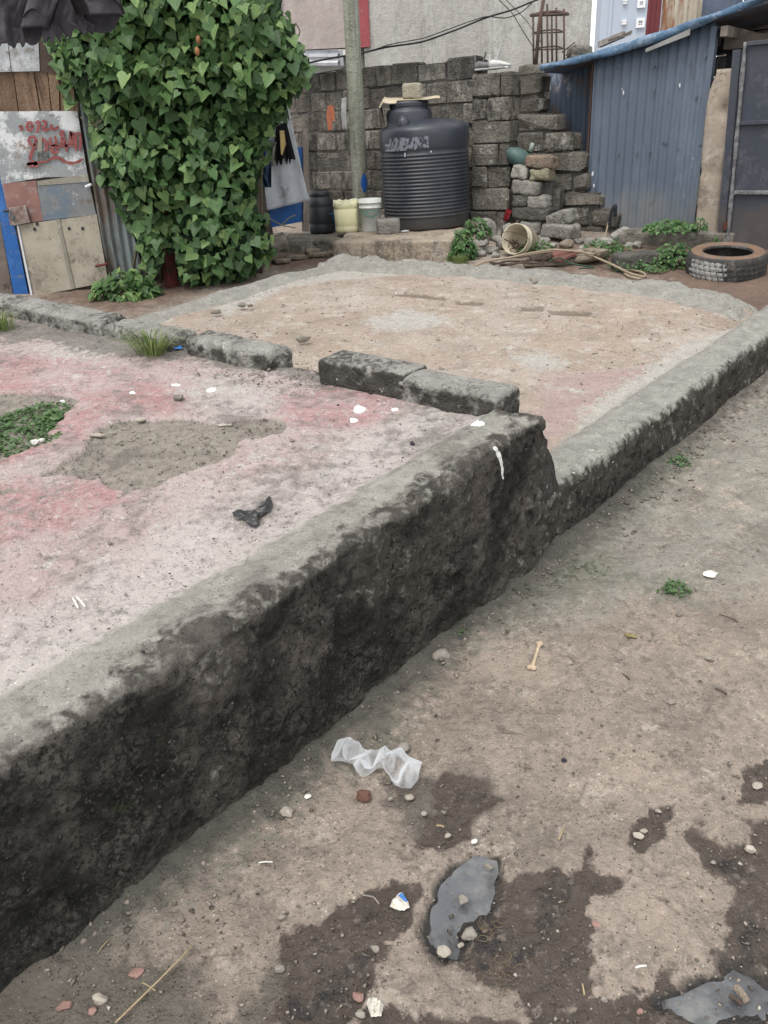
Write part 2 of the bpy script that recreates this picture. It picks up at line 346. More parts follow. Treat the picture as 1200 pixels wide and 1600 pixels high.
# ================================================================== CONCRETE SLABS
def rnd_edge(t, L, r):
    """walk distance t along the top then down a rounded edge: horizontal position, drop, tilt 0..1"""
    e = t - (L - r); q = np.clip(e / r, 0, math.pi / 2)
    hor = np.where(e <= 0, t, L - r + r * np.sin(q)); drop = np.where(e <= 0, 0, r * (1 - np.cos(q)) + np.maximum(e - r * math.pi / 2, 0))
    return hor, drop, q / (math.pi / 2)
def slab(us, vs, umin, umax_, vmin, vmax, r, top, amp=1., seed=0, depth=.8, wob=None):
    """rounded, displaced slab in the yard frame; us, vs = walking parameters"""
    A, Bv = np.meshgrid(us, vs, indexing='ij')
    u1, d1, t1 = rnd_edge(A, umax_, r); u2, d2, t2 = rnd_edge(-A, -umin, r); u = np.where(A > (umin + umax_) / 2, u1, -u2)
    v1, d3, t3 = rnd_edge(Bv, vmax, r); v2, d4, t4 = rnd_edge(-Bv, -vmin, r); v = np.where(Bv > (vmin + vmax) / 2, v1, -v2)
    drop = np.maximum(np.maximum(d1, d2), np.maximum(d3, d4)); drop = np.minimum(drop, depth)
    side = np.maximum(np.maximum(t1, t2), np.maximum(t3, t4))
    nu, nv = t1 - t2, t3 - t4
    h = top(u, v) - drop
    P = Wuv(u, v, h)
    Nn = nu[..., None] * UD * [1, 1, 0] + nv[..., None] * VD * [1, 1, 0] + (1 - side)[..., None] * np.array([0, 0, 1.]); Nn /= np.linalg.norm(Nn, axis=-1, keepdims=True)
    D = fbm(P, 2.2, 3, seed) * .022 + fbm(P, 12, 4, seed + 3) * .012 + fbm(P, 60, 3, seed + 5) * .0035
    D = D * (.22 + .55 * sstep(side, .05, .6)) * amp
    if wob is not None: D = D + wob(u, v, h, side, P)
    return P + Nn * D[..., None], u, v, side, drop
def graded(a, b, fine, coarse, f0, f1):
    """parameter values from a to b, step 'fine' inside [f0,f1]"""
    o = [a]
    while o[-1] < b:
        x = o[-1]; k = 0 if f0 <= x <= f1 else min(1., min(abs(x - f0), abs(x - f1)) / 1.2); o.append(x + fine + (coarse - fine) * k)
    o[-1] = b; return np.array(o)
HN = .61
def n_poly(pts, ox=0, oy=0, k=1., h=HN): return [puv(ox + x / k, oy + y / k, h) for x, y in pts]
Z4 = dict(ox=0, oy=380, k=2.)
FW = Wall(KO[:2], UD[:2])
HOLES = [n_poly(p, **Z4) for p in (
    [(95,740),(180,690),(230,660),(270,655),(280,610),(330,560),(380,545),(480,550),(600,545),(700,560),(760,545),(850,540),(885,560),(860,590),(780,610),(740,650),(640,690),(560,720),(440,770),(380,790),(300,740),(200,735),(130,735)],
    [(0,465),(80,458),(150,468),(262,482),(230,510),(200,530),(205,545),(150,570),(175,595),(120,620),(40,660),(0,672),(-120,690),(-120,470)],
    [(-20,765),(50,762),(115,765),(60,775),(0,790)], [(700,345),(770,350),(800,370),(760,385)])]
REDP = [n_poly(p, **Z4) for p in ([(-60,780),(60,740),(240,735),(350,745),(400,790),(300,840),(200,890),(60,940),(-60,960)], [(-80,500),(160,480),(300,520),(330,545),(270,600),(150,650),(0,700),(-80,700)],
    [(-60,350),(200,350),(420,400),(560,470),(540,540),(330,540),(200,470),(-60,450)], [(850,470),(1050,440),(1250,460),(1180,560),(1000,590),(880,560)])]
PALE = [n_poly(p, **Z4) for p in ([(640,400),(780,400),(860,460),(870,540),(760,560),(650,540),(560,470)], [(100,320),(330,290),(450,310),(300,370),(130,360)], [(600,350),(900,380),(880,400),(620,380)])]
DUST = [n_poly(p, **Z4) for p in ([(-20,250),(100,235),(400,280),(620,310),(600,360),(300,350),(120,300),(0,320)], [(620,340),(900,360),(1080,420),(1040,450),(850,400),(640,380)])]
DROP = [n_poly([(c[0] + a * math.cos(t) * rnd.uniform(.7, 1.2), c[1] + b * math.sin(t) * rnd.uniform(.7, 1.2)) for t in np.linspace(0, 6, 9)])
        for c, a, b in [((561,640), 12, 7), ((763,670), 13, 9), ((552,657), 7, 4), ((200,508), 5, 4), ((590,555), 8, 3), ((205,612), 6, 3), ((270,600), 8, 3), ((95,618), 6, 3), ((615,640), 6, 3), ((330,608), 9, 3)]]
NCR = [n_poly(p) for p in ([(-40, 950), (60, 925), (150, 880), (200, 850), (255, 822)], [(500, 782), (560, 752), (640, 722), (700, 700)], [(600, 646), (690, 640), (775, 648)], [(430, 600), (520, 622), (600, 612), (700, 640)], [(60, 560), (150, 572), (260, 566), (380, 590)])]
def near_top(u, v):
    P = Wuv(u, v, 0.)
    n = fbm(P, 6, 4, 60); hole = umax(HOLES, u + .05 * n + .03 * fbm(P, 22, 3, 67), v + .05 * fbm(P, 7, 4, 66) + .03 * fbm(P, 22, 3, 68), .014)
    near_top.hole = hole
    z = HN + (.016 + .034 * sstep(u, -1.3, -.25)) * sstep(v + .04 * n, .29, .17)             # raised rim along the wall
    z += .02 * sstep(-u - 1.0, 0, 3) * 0
    z += n * .006 + fbm(P, 1.3, 3, 61) * .012 + fbm(P, 40, 3, 62) * .0022
    z -= sstep(hole, .2, .8) * (.018 + .010 * fbm(P, 14, 4, 63))
    for c in NCR:
        for a, b in zip(c[:-1], c[1:]):
            e = b - a; t = np.clip(((u - a[0]) * e[0] + (v - a[1]) * e[1]) / (e @ e), 0, 1); z -= .007 * np.exp(-(np.hypot(u - a[0] - t * e[0] + .012 * n, v - a[1] - t * e[1] + .012 * n) / .007) ** 2)
    crust = sstep(fbm(P, 4, 5, 64) * 1.2 + .25 * fbm(P, 18, 3, 65), .30, .36); z -= crust * .0035
    return z
us = graded(-3.4, .72, .0085, .02, -2.7, .7); vs = graded(-.78, 4.4, .0085, .03, -.72, 1.3)
L_end = -.02
def wallwob(u, v, h, side, P):
    pits = np.minimum(fbm(P, 9, 4, 31) + .25, 0) * .045 + sstep(fbm(P, 5, 4, 33), .0, .14) * .012
    return (pits - .010 * sstep(fbm(P, 30, 3, 35), .1, .4)) * sstep(side, .4, .9)
STK = [FW.at(x, y) for x, y in ((764, 680), (770, 692), (778, 706), (782, 722), (785, 746))]
def streak(P):
    r = np.zeros(P.shape[:2])
    for a, b in zip(STK[:-1], STK[1:]):
        e = b - a; t = np.clip(((P - a) @ e) / (e @ e), 0, 1); d = np.linalg.norm(P - a - t[..., None] * e, axis=-1); r = np.maximum(r, sstep(d, .016, .004))
    return r * .9
P, u, v, side, drop = slab(us, vs, -9, L_end, 0., 9, .032, near_top, seed=20, depth=.72, wob=wallwob)
_cut = (.125 + .05 * fbm(P, 11, 4, 77)) * sstep(v, .235, .185) * sstep(u, -.5, -.03); P = P - _cut[..., None] * UD      # the broken end stops short of the divider
n = fbm(P, 3.2, 4, 70); nf = fbm(P, 14, 3, 71)
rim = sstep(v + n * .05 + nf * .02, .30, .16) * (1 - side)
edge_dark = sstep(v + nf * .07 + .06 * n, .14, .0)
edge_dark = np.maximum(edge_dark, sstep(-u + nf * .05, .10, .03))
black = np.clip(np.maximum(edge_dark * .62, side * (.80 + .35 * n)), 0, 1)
black *= np.where(side > .5, 1, 1)
att = dict(hole=near_top.hole * (1 - side), rim=np.clip(rim + side, 0, 1), black=black, redp=umax(REDP, u, v, .12) * (1 - side), pale=umax(PALE, u, v, .15) * (1 - side), dust=umax(DUST, u, v, .12) * (1 - side),
           drop=np.maximum(umax(DROP, u + .02 * nf, v + .02 * n, .006) * (side < .9), streak(P)), foot=sstep(drop, .45, .66), worn=sstep(v, .9, .2) * (1 - side))
PINKL = [
    ('worn', ((.445, .405, .378), (.395, .358, .332)), .45, 2.0, 6, 1.0),
    ('redp', ((.370, .215, .210), (.320, .182, .178)), .5, 2.6, 14, 1.1, None, .9),
    ('pale', ((.47, .45, .41), (.33, .30, .27)), .6, 5, 26, 1.9, None, .9),
    (11., (.47, .43, .40), .63, 14, 80, .4), (24., (.50, .47, .43), .665, 16, 90, .3), (16., (.16, .145, .13), .665, 14, 60, .4), (5., (.30, .262, .24), .59, 4, 36, .9, None, .4), (2.5, (.45, .395, .375), .55, 3, 40, .8, None, .7)]
CONCL = [
    ('rim', ((.325, .312, .275), (.225, .217, .188)), .5, 3.0, 16, 1.2),
    ('dust', ((.22, .205, .182), (.14, .13, .115)), .5, 4, 24, 1.5, None, .9),
    ('hole', ((.290, .262, .225), (.205, .182, .152)), .5, 6, 50, .6)]
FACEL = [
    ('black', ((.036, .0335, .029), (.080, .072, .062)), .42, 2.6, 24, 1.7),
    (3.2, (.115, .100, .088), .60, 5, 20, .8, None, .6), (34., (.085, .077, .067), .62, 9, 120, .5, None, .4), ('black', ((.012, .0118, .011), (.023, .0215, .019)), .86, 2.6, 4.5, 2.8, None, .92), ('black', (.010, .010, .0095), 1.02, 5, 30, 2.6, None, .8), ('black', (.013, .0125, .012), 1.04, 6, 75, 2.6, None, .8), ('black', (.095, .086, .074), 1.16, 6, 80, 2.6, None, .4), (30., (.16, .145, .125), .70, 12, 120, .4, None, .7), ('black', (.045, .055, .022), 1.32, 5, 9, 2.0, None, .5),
    ('foot', ((.048, .050, .036), (.080, .078, .064)), .75, 2.5, 16, 1.5, None, .7),
    ('drop', (.74, .74, .70), .5, 10, 60, .5)]
m_plat = mat('pink_screed_on_concrete', (.405, .318, .300), (.355, .275, .258), s=4, rough=.9, bump=.6, bs=95, spec=.18, speck=.2, fine=.27, layers=PINKL + CONCL + FACEL)
tag(link('concrete_platform', gridmesh('concrete_platform', P, attrs=att), m_plat), 'raised platform with worn pink screed floor and thick black mossy front wall', 'platform')

# lower stub of broken wall at the end of the platform
def rslab(name, u0, u1, v0, v1, hb, ht, step, m, r=.03, amp=1., seed=0, kind=None, wob=None, blk=.6, topn=.01, edgefn=None, parent=None):
    ex = ht - hb + r
    us = np.arange(u0 - ex, u1 + ex, step); vs = np.arange(v0 - ex, v1 + ex, step)
    def top(u, v):
        z = ht + fbm(Wuv(u, v, 0.), 9, 4, seed + 50) * topn + fbm(Wuv(u, v, 0.), 45, 3, seed + 51) * topn * .25
        return edgefn(u, v, z) if edgefn else z
    P, u, v, side, drop = slab(us, vs, u0, u1, v0, v1, r, top, amp=amp, seed=seed, depth=ht - hb, wob=wob)
    nf = fbm(P, 14, 3, seed + 9)
    me = gridmesh(name, P, attrs=dict(black=np.clip(side * .75 + nf * .3 + blk - .6 - .02, 0, 1), rim=np.ones_like(u), top=1 - side, drop=np.zeros_like(u), foot=np.zeros_like(u)))
    return link(name, me, m, parent)
m_kerb = mat('weathered_concrete', (.32, .31, .285), (.21, .205, .185), s=9, rough=.92, bump=.8, bs=80, spec=.18, speck=.5, fine=.42, layers=[
    (7., (.33, .32, .29), .6, 8, 40, .5), (5., (.085, .082, .072), .58, 6, 40, .6),
    ('black', ((.035, .033, .030), (.085, .080, .070)), .55, 4, 18, 1.1), ('foot', ((.10, .10, .085), (.05, .055, .04)), .5, 4, 20, .9), (26., (.58, .57, .53), .70, 14, 90, .25)])
o = rslab('wall_stub', -.20, .075, .015, .17, -.06, .50, .0095, m_kerb, r=.05, amp=1.6, seed=80, blk=1.05, edgefn=lambda u, v, z: z - .20 * sstep(u + .03 * fbm(Wuv(u, v, 0.), 14, 3, 5), -.07, .06))
tag(o, 'broken dark stub of wall where platform steps down to lower kerb', 'wall stub')

# ---- far slab with dirt floor
HF = .235
RIMF = [(3.16, -.2), (3.18, .55), (3.34, 1.1), (3.36, 2.2), (3.22, 3.1), (3.08, 3.95)]          # far rim line (u, v)
def far_edge_u(v): return np.interp(v, [p[1] for p in RIMF], [p[0] for p in RIMF])
F_PINK = [[puv(x, y, HF) for x, y in p] for p in ([(830,700),(840,590),(920,580),(1030,570),(990,600),(930,640),(900,680)],)]
F_STRIP = [[puv(x, y, HF) for x, y in p] for p in ([(860,720),(905,640),(960,600),(1060,535),(1140,505),(1170,520),(1000,640),(905,720)], [(330,480),(440,436),(530,412),(640,420),(560,432),(450,450),(350,500)])]
F_PALE = [[puv(x, y, HF) for x, y in p] for p in ([(560,500),(640,480),(720,500),(660,520),(580,520)], [(780,560),(850,545),(900,570),(840,590)], [(850,600),(930,610),(910,622),(845,608)])]
F_HOLE = [[puv(x, y, HF) for x, y in p] for p in ([(600,457),(640,455),(700,463),(695,468),(640,463)], [(705,466),(760,470),(755,476),(712,473)], [(810,478),(850,475),(845,484),(815,484)], [(850,482),(930,484),(925,492),(860,490)])]
def far_top(u, v):
    P = Wuv(u, v, 0.); n = fbm(P, 5, 4, 90)
    fe = far_edge_u(v); d = fe - u
    z = HF + n * .009 + fbm(P, 1.2, 3, 92) * .014 + fbm(P, 30, 3, 91) * .003
    hr = umax(F_HOLE, u + .03 * n, v + .05 * n, .03); z -= .02 * hr
    far_top.hole = hr; z += .020 * fbm(P, 14, 4, 93) * (sstep(d, .4, .1) + sstep(v, .35, .1))
    gate = sstep(v, .30, .62)                                            # open corner: no far rim, ramps to the yard
    z += .045 * sstep(d + .03 * n, .215, .175) * gate * (1 + n * .3)
    z -= .045 * sstep(d, .9, .15) * gate
    z -= (1 - gate) * sstep(u, 2.2, 3.1) * .13 * sstep(v, .26, .34)
    z += .035 * sstep(v + .03 * n, .30, .21)          # right rim
    z += .035 * np.exp(-((v - 3.83) / .09) ** 2) * (1 + n)
    ramp = sstep(u, .55, .0) * np.exp(-((v - 1.42) / .30) ** 2)        # dirt spilled through the gap
    z += .30 * ramp * (1 + .12 * n)
    z -= .10 * sstep(u, far_edge_u(v) - .005, far_edge_u(v) + .03)      # worn outer edge
    return z
us = graded(-.12, 3.9, .013, .017, .0, 1.2); vs = graded(-.45, 4.35, .011, .020, -.3, .6)
P, u, v, side, drop = slab(us, vs, -.3, 3.45, 0.02, 3.98, .05, far_top, seed=30, depth=.42, wob=lambda u, v, h, s, P: np.minimum(fbm(P, 10, 4, 41) + .1, 0) * .04 * sstep(s, .3, .9))
n = fbm(P, 4, 4, 95); nf = fbm(P, 16, 3, 96); d = far_edge_u(v) - u
rim = np.maximum(np.maximum(sstep(v + n * .05, .33, .20), sstep(d + n * .09, .36, .22) * sstep(v, .2, .6)), sstep(v + n * .06, 3.6, 3.72))
att = dict(rim=np.clip(rim + side, 0, 1), black=np.clip(side * sstep(v, .3, .05) * (.62 + .4 * n) + .12 * sstep(v + .04 * nf, .09, .02), 0, 1), redp=umax(F_PINK, u, v, .13), pale=np.maximum(umax(F_PALE, u, v, .12), .9 * umax(F_STRIP, u, v, .09)) * (1 - side),
           dust=umax([[puv(x, y, HF) for x, y in p] for p in ([(760,410),(900,425),(1080,460),(1070,475),(900,450),(770,430)],)], u, v, .1), drop=np.zeros_like(u), hole=far_top.hole,
           foot=sstep(drop, .16, .27), soil=np.clip(1 - rim, 0, 1))
m_far = mat('dusty_slab', (.385, .312, .252), (.325, .262, .208), s=3, rough=.93, bump=.7, bs=90, spec=.15, speck=.5, fine=.38, layers=[
    (1.6, (.42, .37, .325), .56, 3, 20, 1.0), (9., (.46, .42, .375), .62, 9, 60, .5), (5., (.275, .23, .195), .59, 6, 40, .8, None, .7), (12., (.14, .115, .095), .66, 12, 60, .3),
    ('redp', ((.385, .290, .270), (.33, .25, .23)), .6, 2.5, 16, 1.5),
    ('pale', ((.45, .43, .39), (.36, .335, .30)), .65, 2.8, 24, 1.8),
    ('rim', ((.335, .325, .29), (.225, .218, .195)), .5, 4, 20, 1.1),
    ('hole', ((.19, .155, .125), (.13, .105, .085)), .6, 3, 26, 1.3, None, .8)] + [FACEL[0], FACEL[3+1], (24., (.56, .545, .50), .71, 14, 90, .25)])
tag(link('dirt_covered_slab', gridmesh('dirt_covered_slab', P, attrs=att), m_far), 'lower dirt covered slab with pinkish corner and low rough concrete rim', 'slab')

# ---- kerb blocks dividing the two slabs
def kerb(u0, u1, v0, v1, ht, seed, label, amp=1., blk=.6, r=.03, topn=.01):
    o = rslab('kerb_block', u0, u1, v0, v1, HN - .03, ht, .0085, m_kerb, r=r, amp=amp, seed=seed, blk=blk, topn=topn)
    return tag(o, label, 'kerb block', 'kerb blocks along the back edge of the pink platform')
kerb(-.155, -.005, .645, 1.10, .722, 101, 'straight edged kerb block with white drips, left half of the divider', amp=.5, blk=.62, r=.016, topn=.004)
kerb(-.160, -.002, .20, .665, .710, 104, 'rounded kerb block at platform corner, right half of the divider', amp=.9, blk=.55, r=.035)
kerb(-.15, .01, 1.43, 1.99, .70, 107, 'loose worn kerb block right of the grass tuft, beside the dirt gap', amp=1.5, blk=.45, r=.045)
kerb(-.15, .02, 2.10, 2.66, .68, 110, 'kerb block just behind and left of the grass tuft', amp=.9, blk=.4, r=.03)
kerb(-.16, .01, 2.64, 3.12, .695, 113, 'kerb block in line with the foot of the patched metal door', amp=.8, blk=.4, r=.025)
kerb(-.15, .02, 3.10, 3.65, .69, 116, 'kerb block below the blue door post at left edge', amp=.9, blk=.4, r=.025)
kerb(-.15, .02, 3.63, 4.2, .69, 119, 'end kerb block cut by the left edge of the picture', amp=1.2, blk=.4, r=.04)
# ================================================================== BACKGROUND WALLS
def tubes(name, m, pts, r, parent=None, k=8, smooth=True): return MB().tube(pts, r, k).build(name, m, parent, smooth=smooth)
def blockmesh(L, D, Hh, seed, cuts=2, r=.018, amp=.012):
    """quarry stone: length x depth x height, centred in x, front at y=-D/2, base at z=0"""
    bm = bmesh.new(); bmesh.ops.create_cube(bm, size=1)
    for v in bm.verts: v.co = Vector((v.co.x * L, v.co.y * D, (v.co.z + .5) * Hh))
    bmesh.ops.bevel(bm, geom=list(bm.edges), offset=r, segments=1, affect='EDGES')
    R = random.Random(seed)
    for v in bm.verts: v.co += Vector((R.uniform(-1, 1) * amp, R.uniform(-1, 1) * amp, R.uniform(-1, 1) * amp))
    me = bpy.data.meshes.new('block'); bm.to_mesh(me); bm.free(); return me
BW = Wall((1.15, 9.75), (.79, -.61))       # rough stone wall behind the tank
SHD = Wall(onp(1088, 356, .10)[:2], (.79, -.61))
BZ = math.atan2(-.61, .79)
m_block = mat('sooty_stone', (.190, .172, .147), (.102, .093, .080), s=3, rough=.95, bump=.6, bs=45, spec=.1, rand=.22, fine=.4, layers=[
    (2.0, (.27, .255, .225), .60, 6, 30, .6), ('z', ((.018, .0175, .017), (.045, .043, .040)), 2.25, 1.8, 2.4, 1.3, None, .95), (3.1, ((.03, .03, .028), (.055, .052, .048)), .56, 5, 14, .7, None, .85), (9., (.30, .29, .27), .70, 9, 50, .3)], sc3=(1, 1, .55))
m_mortar = mat('sooty_mortar', (.13, .122, .11), (.07, .066, .06), s=5, rough=.95, bump=.5, bs=50, spec=.1, layers=[('z', (.03, .029, .028), 2.1, 2.2, 2.4, .9, None, .9)])
m_block2 = mat('pale_dirty_stone', (.205, .188, .160), (.120, .110, .095), s=4, rough=.95, bump=.6, bs=50, spec=.1, rand=.25, fine=.4, layers=[
    (2.6, (.085, .080, .070), .58, 6, 30, .6), (8., (.33, .315, .285), .64, 9, 50, .4)])
bw = empty('block_wall', BW.p, 'tall sooty stone block wall behind the black water tank', 'wall')
def top_of_wall(a):                                                     # height above anchor along the wall
    return np.interp(a, [-3., -1.3, -1.0, -.1, .3, .95], [2.05, 2.16, 2.25, 2.30, 2.38, 2.42])
# anchor heights measured from the photograph's wall top and courses
tz = [BW.st(x, y)for x, y in ((480, 112), (560, 104), (640, 98), (790, 84))]
zl = BW.st(600, 100)[1]
ch = .222
a_left = BW.st(440, 300)[0] - .5; a_pier = BW.st(748, 250)[0]; a_pier2 = BW.st(806, 250)[0]
R = random.Random(5); nb = 0
ztop = lambda a: np.interp(a, [t[0] for t in tz], [t[1] for t in tz])
for ci in range(16):
    z0 = -.32 + ci * ch
    a = a_left - R.uniform(0, .3)
    while a < a_pier:
        L = R.uniform(.22, .42); L = min(L, a_pier - a) if a_pier - a > .1 else a_pier - a
        if L < .08: break
        am = a + L / 2; zt = ztop(am) + R.uniform(-.03, .03)
        if z0 + .07 < zt:
            hh = min(ch, zt - z0) - .02
            o = link('block', blockmesh(L - .008, .2, max(hh + .010, .05), nb, r=.014, amp=.009), m_block, bw)
            place(o, BW.w(am, z0, -.10 + R.uniform(-.014, .014)), BZ, R.uniform(-.01, .01), R.uniform(-.012, .012)); nb += 1
        a += L
# mortar body, recessed behind the block faces
q = MB(); aa = np.linspace(a_left - .2, a_pier, 14)
for a0, a1 in zip(aa[:-1], aa[1:]): q.box(BW.w(a0, -.4, -.013), BW.d * (a1 - a0), -BW.n * .16, (0, 0, ztop((a0 + a1) / 2) + .37))
q.build('mortar', m_mortar, bw)
# pier of larger blocks, one face standing proud of the wall
pier_t = BW.st(775, 108)[1]
z0 = -.3; k = 0
aw = a_pier2 - a_pier
while z0 < pier_t - .1:
    hh = ch + R.uniform(-.01, .01); parts = [aw] if k % 3 == 2 else ([aw * .42, aw * .58] if k % 3 == 0 else [aw * .7, aw * .3])
    if k < 1: parts = [aw * .3, aw * .28, aw * .42]
    a = a_pier
    for L in parts:
        o = link('block', blockmesh(L - .006, .34, min(hh, pier_t - z0) - .010, 500 + nb, r=.016, amp=.012), m_block if k > 5 else m_block2, bw)
        place(o, BW.w(a + L / 2, z0, -.01 + R.uniform(-.015, .015)), BZ, 0, R.uniform(-.02, .02)); a += L; nb += 1
    z0 += hh; k += 1
q = MB(); q.box(BW.w(a_pier + .02, -.4, .10), BW.d * (aw - .04), -BW.n * .25, (0, 0, pier_t + .36)); q.build('pier_mortar', m_mortar, bw)
# stepped broken end of the wall, descending to the right: px right ends of courses
steps = [(982, 408, 378), (988, 378, 340), (965, 340, 307), (948, 305, 272), (937, 272, 250), (916, 236, 206), (898, 206, 172), (870, 172, 144), (847, 144, 104)]
mq = MB()
steps = [(990, 352, 384), (966, 322, 352), (943, 298, 322), (921, 268, 298), (915, 236, 268), (898, 203, 236), (870, 172, 203), (847, 144, 172), (846, 106, 144)]
for i, (xr, yt, yb) in enumerate(steps):
    a1, zt = BW.st(xr, yt, -.02); _, zb = BW.st(xr, yb, -.02); a = a_pier2 - .02; first = True
    z0 = BW.st(880, yt, -.02)[1]; zb = BW.st(880, yb, -.02)[1]; h = z0 - zb
    if i == 0: zb -= .12; h += .12
    while a < a1 - .05:
        L = min(R.uniform(.26, .5), a1 - a)
        if a1 - a - L < .12: L = a1 - a
        last = a + L > a1 - .02
        o = link('block', blockmesh(L - .018, .24, h - .016 - (R.uniform(.0, .03) if last else 0), 900 + nb, r=.026 if last else .016, amp=.022 if last else .010), m_block2 if i < 7 else m_block, bw)
        place(o, BW.w(a + L / 2, zb, -.15 + R.uniform(-.01, .012)), BZ, 0, R.uniform(-.03, .03) if last else 0); a += L; nb += 1
    mq.box(BW.w(a_pier2 - .03, zb - .02, -.06), BW.d * (a1 - a_pier2 - .03), -BW.n * .17, (0, 0, h + .0))
mq.build('mortar', m_mortar, bw)

# ---- plastered building behind the wall
BB = Wall((1.0, 12.6), (.985, -.17))
m_plas = mat('stained_grey_plaster', (.44, .425, .39), (.36, .345, .315), s=1.2, rough=.92, bump=.3, bs=40, spec=.15, fine=.2, sc3=(1, 1, .28), layers=[
    (3.2, (.27, .255, .23), .60, 4, 20, .6, None, .7), (2.4, (.54, .53, .50), .62, 5, 25, .5, None, .8), (7., (.22, .21, .19), .68, 6, 40, .4, None, .7)])
m_pinkp = mat('stained_pink_plaster', (.43, .36, .335), (.36, .31, .285), s=1.6, rough=.92, bump=.25, bs=40, spec=.15, fine=.16, sc3=(1, 1, .4), layers=[(3.4, (.31, .28, .25), .60, 4, 20, .6, None, .7), (5., (.46, .42, .39), .62, 5, 30, .5, None, .6)])
m_redp = mat('faded_red_paint', (.34, .085, .095), (.27, .07, .075), s=3, rough=.8, bump=.2, bs=40, fine=.18, layers=[(6., (.30, .20, .19), .66, 7, 30, .5)])
bb = empty('plastered_building', BB.w(0, 0), 'tall stained plaster building with faded red stripe behind stone wall', 'building')
def panel(W, x0, x1, y, z1, out, depth, name, m, par, ztop=None, y1=None):
    a0, zb = W.st(x0, y, out); a1, zb1 = W.st(x1, y1 or y, out)
    q = MB(); q.prism([W.w(a0, zb, out), W.w(a1, zb1, out), W.w(a1, z1, out), W.w(a0, z1, out)], -W.n * depth); return q.build(name, m, par)
panel(BB, 572, 918, 150, 7.5, 0, 3.4, 'grey_wall', m_plas, bb, y1=130)
panel(BB, 330, 552, 84, 7.5, .02, .5, 'pink_wall', m_pinkp, bb, y1=74)
panel(BB, 552, 578, 75, 7.5, .035, .5, 'red_stripe', m_redp, bb, y1=73)
panel(BB, 330, 575, 240, BB.st(552, 74)[1] + .06, -.06, .4, 'lower_wall', m_plas, bb)
a0, z0 = BB.st(330, 96, .1); a1, z1 = BB.st(562, 78, .1)                 # sloping concrete ledge
q = MB(); q.prism([BB.w(a0, z0 - .08, .16), BB.w(a1, z1 - .06, .16), BB.w(a1, z1 + .02, .04), BB.w(a0, z0 + .10, .04)], -BB.n * .1); q.build('ledge', m_plas, bb, bevel=.01)
m_dark = mat('dark_glass', (.035, .042, .050), (.05, .06, .07), s=6, rough=.25, bump=0, fine=.1, spec=.5)
m_frame = mat('grey_painted_steel', (.12, .15, .17), (.09, .11, .125), s=6, rough=.6, bump=.1, fine=.15)
wn = empty('dummy', (0, 0, 0), None, None); bpy.data.objects.remove(wn)
a0, z0 = BB.st(405, 30, .03); a1, z1 = BB.st(432, -40, .03)
q = MB().box(BB.w(a0 - .5, z0, .026), BB.d * (a1 - a0 + .5), BB.n * .012, (0, 0, 1.0)); win = q.build('window', m_dark, bb)
q = MB()
for t in (0, .5, 1.): q.box(BB.w(a0 - .5 + (a1 - a0 + .5) * t - .025, z0, .04), BB.d * .05, BB.n * .03, (0, 0, 1.0))
for t in (0, .3, .62): q.box(BB.w(a0 - .5, z0 + t - .02, .04), BB.d * (a1 - a0 + .5), BB.n * .03, (0, 0, .04))
q.build('window_frame', m_frame, win)
for x in (703, 765, 868):                                               # plaster joints between columns
    a0, z0 = BB.st(x, 130, 0); q = MB().box(BB.w(a0 - .03, z0, -.01), BB.d * .06, BB.n * .014, (0, 0, 6)); q.build('plaster_pilaster', m_plas, bb, bevel=.004)

# ---- white eave gutter left of the pole
m_white = mat('white_metal', (.62, .63, .66), (.50, .51, .54), s=6, rough=.45, bump=.05, fine=.12, layers=[(8., (.30, .29, .27), .66, 6, 40, .5)])
GT = Wall(BW.w(a_pier - 1.6, 0, .25), (.99, -.14))
a0, z0 = BB.st(478, 112)
ga, gb = BW.at(470, 103, .06), BW.at(537, 103, .06)
gd = gb - ga
g = empty('eave_gutter', ga, 'white metal eave gutter between the vine and the pole', 'gutter')
q = MB()
for k in range(10):
    z = (0, .03, .05, .055, .085, .09, .12, .125, .15, .16)[k]; o_ = (.10, .11, .10, .07, .07, .10, .10, .06, .06, .09)[k]
    if k: q.add([ga + BW.n * po + (0, 0, pz), gb + BW.n * po + (0, 0, pz), gb + BW.n * o_ + (0, 0, z), ga + BW.n * o_ + (0, 0, z)], [(0, 1, 2, 3)])
    pz, po = z, o_
q.box(ga + BW.n * .0, gd, BW.n * .055, (0, 0, .16)); q.build('trough', m_white, g)
q = MB().box(ga - gd * .02 - (0, 0, .1), gd * .05, BW.n * .1, (0, 0, .28)); q.build('bracket', mat('black_metal', (.03, .03, .035), rough=.5, bump=.1), g)

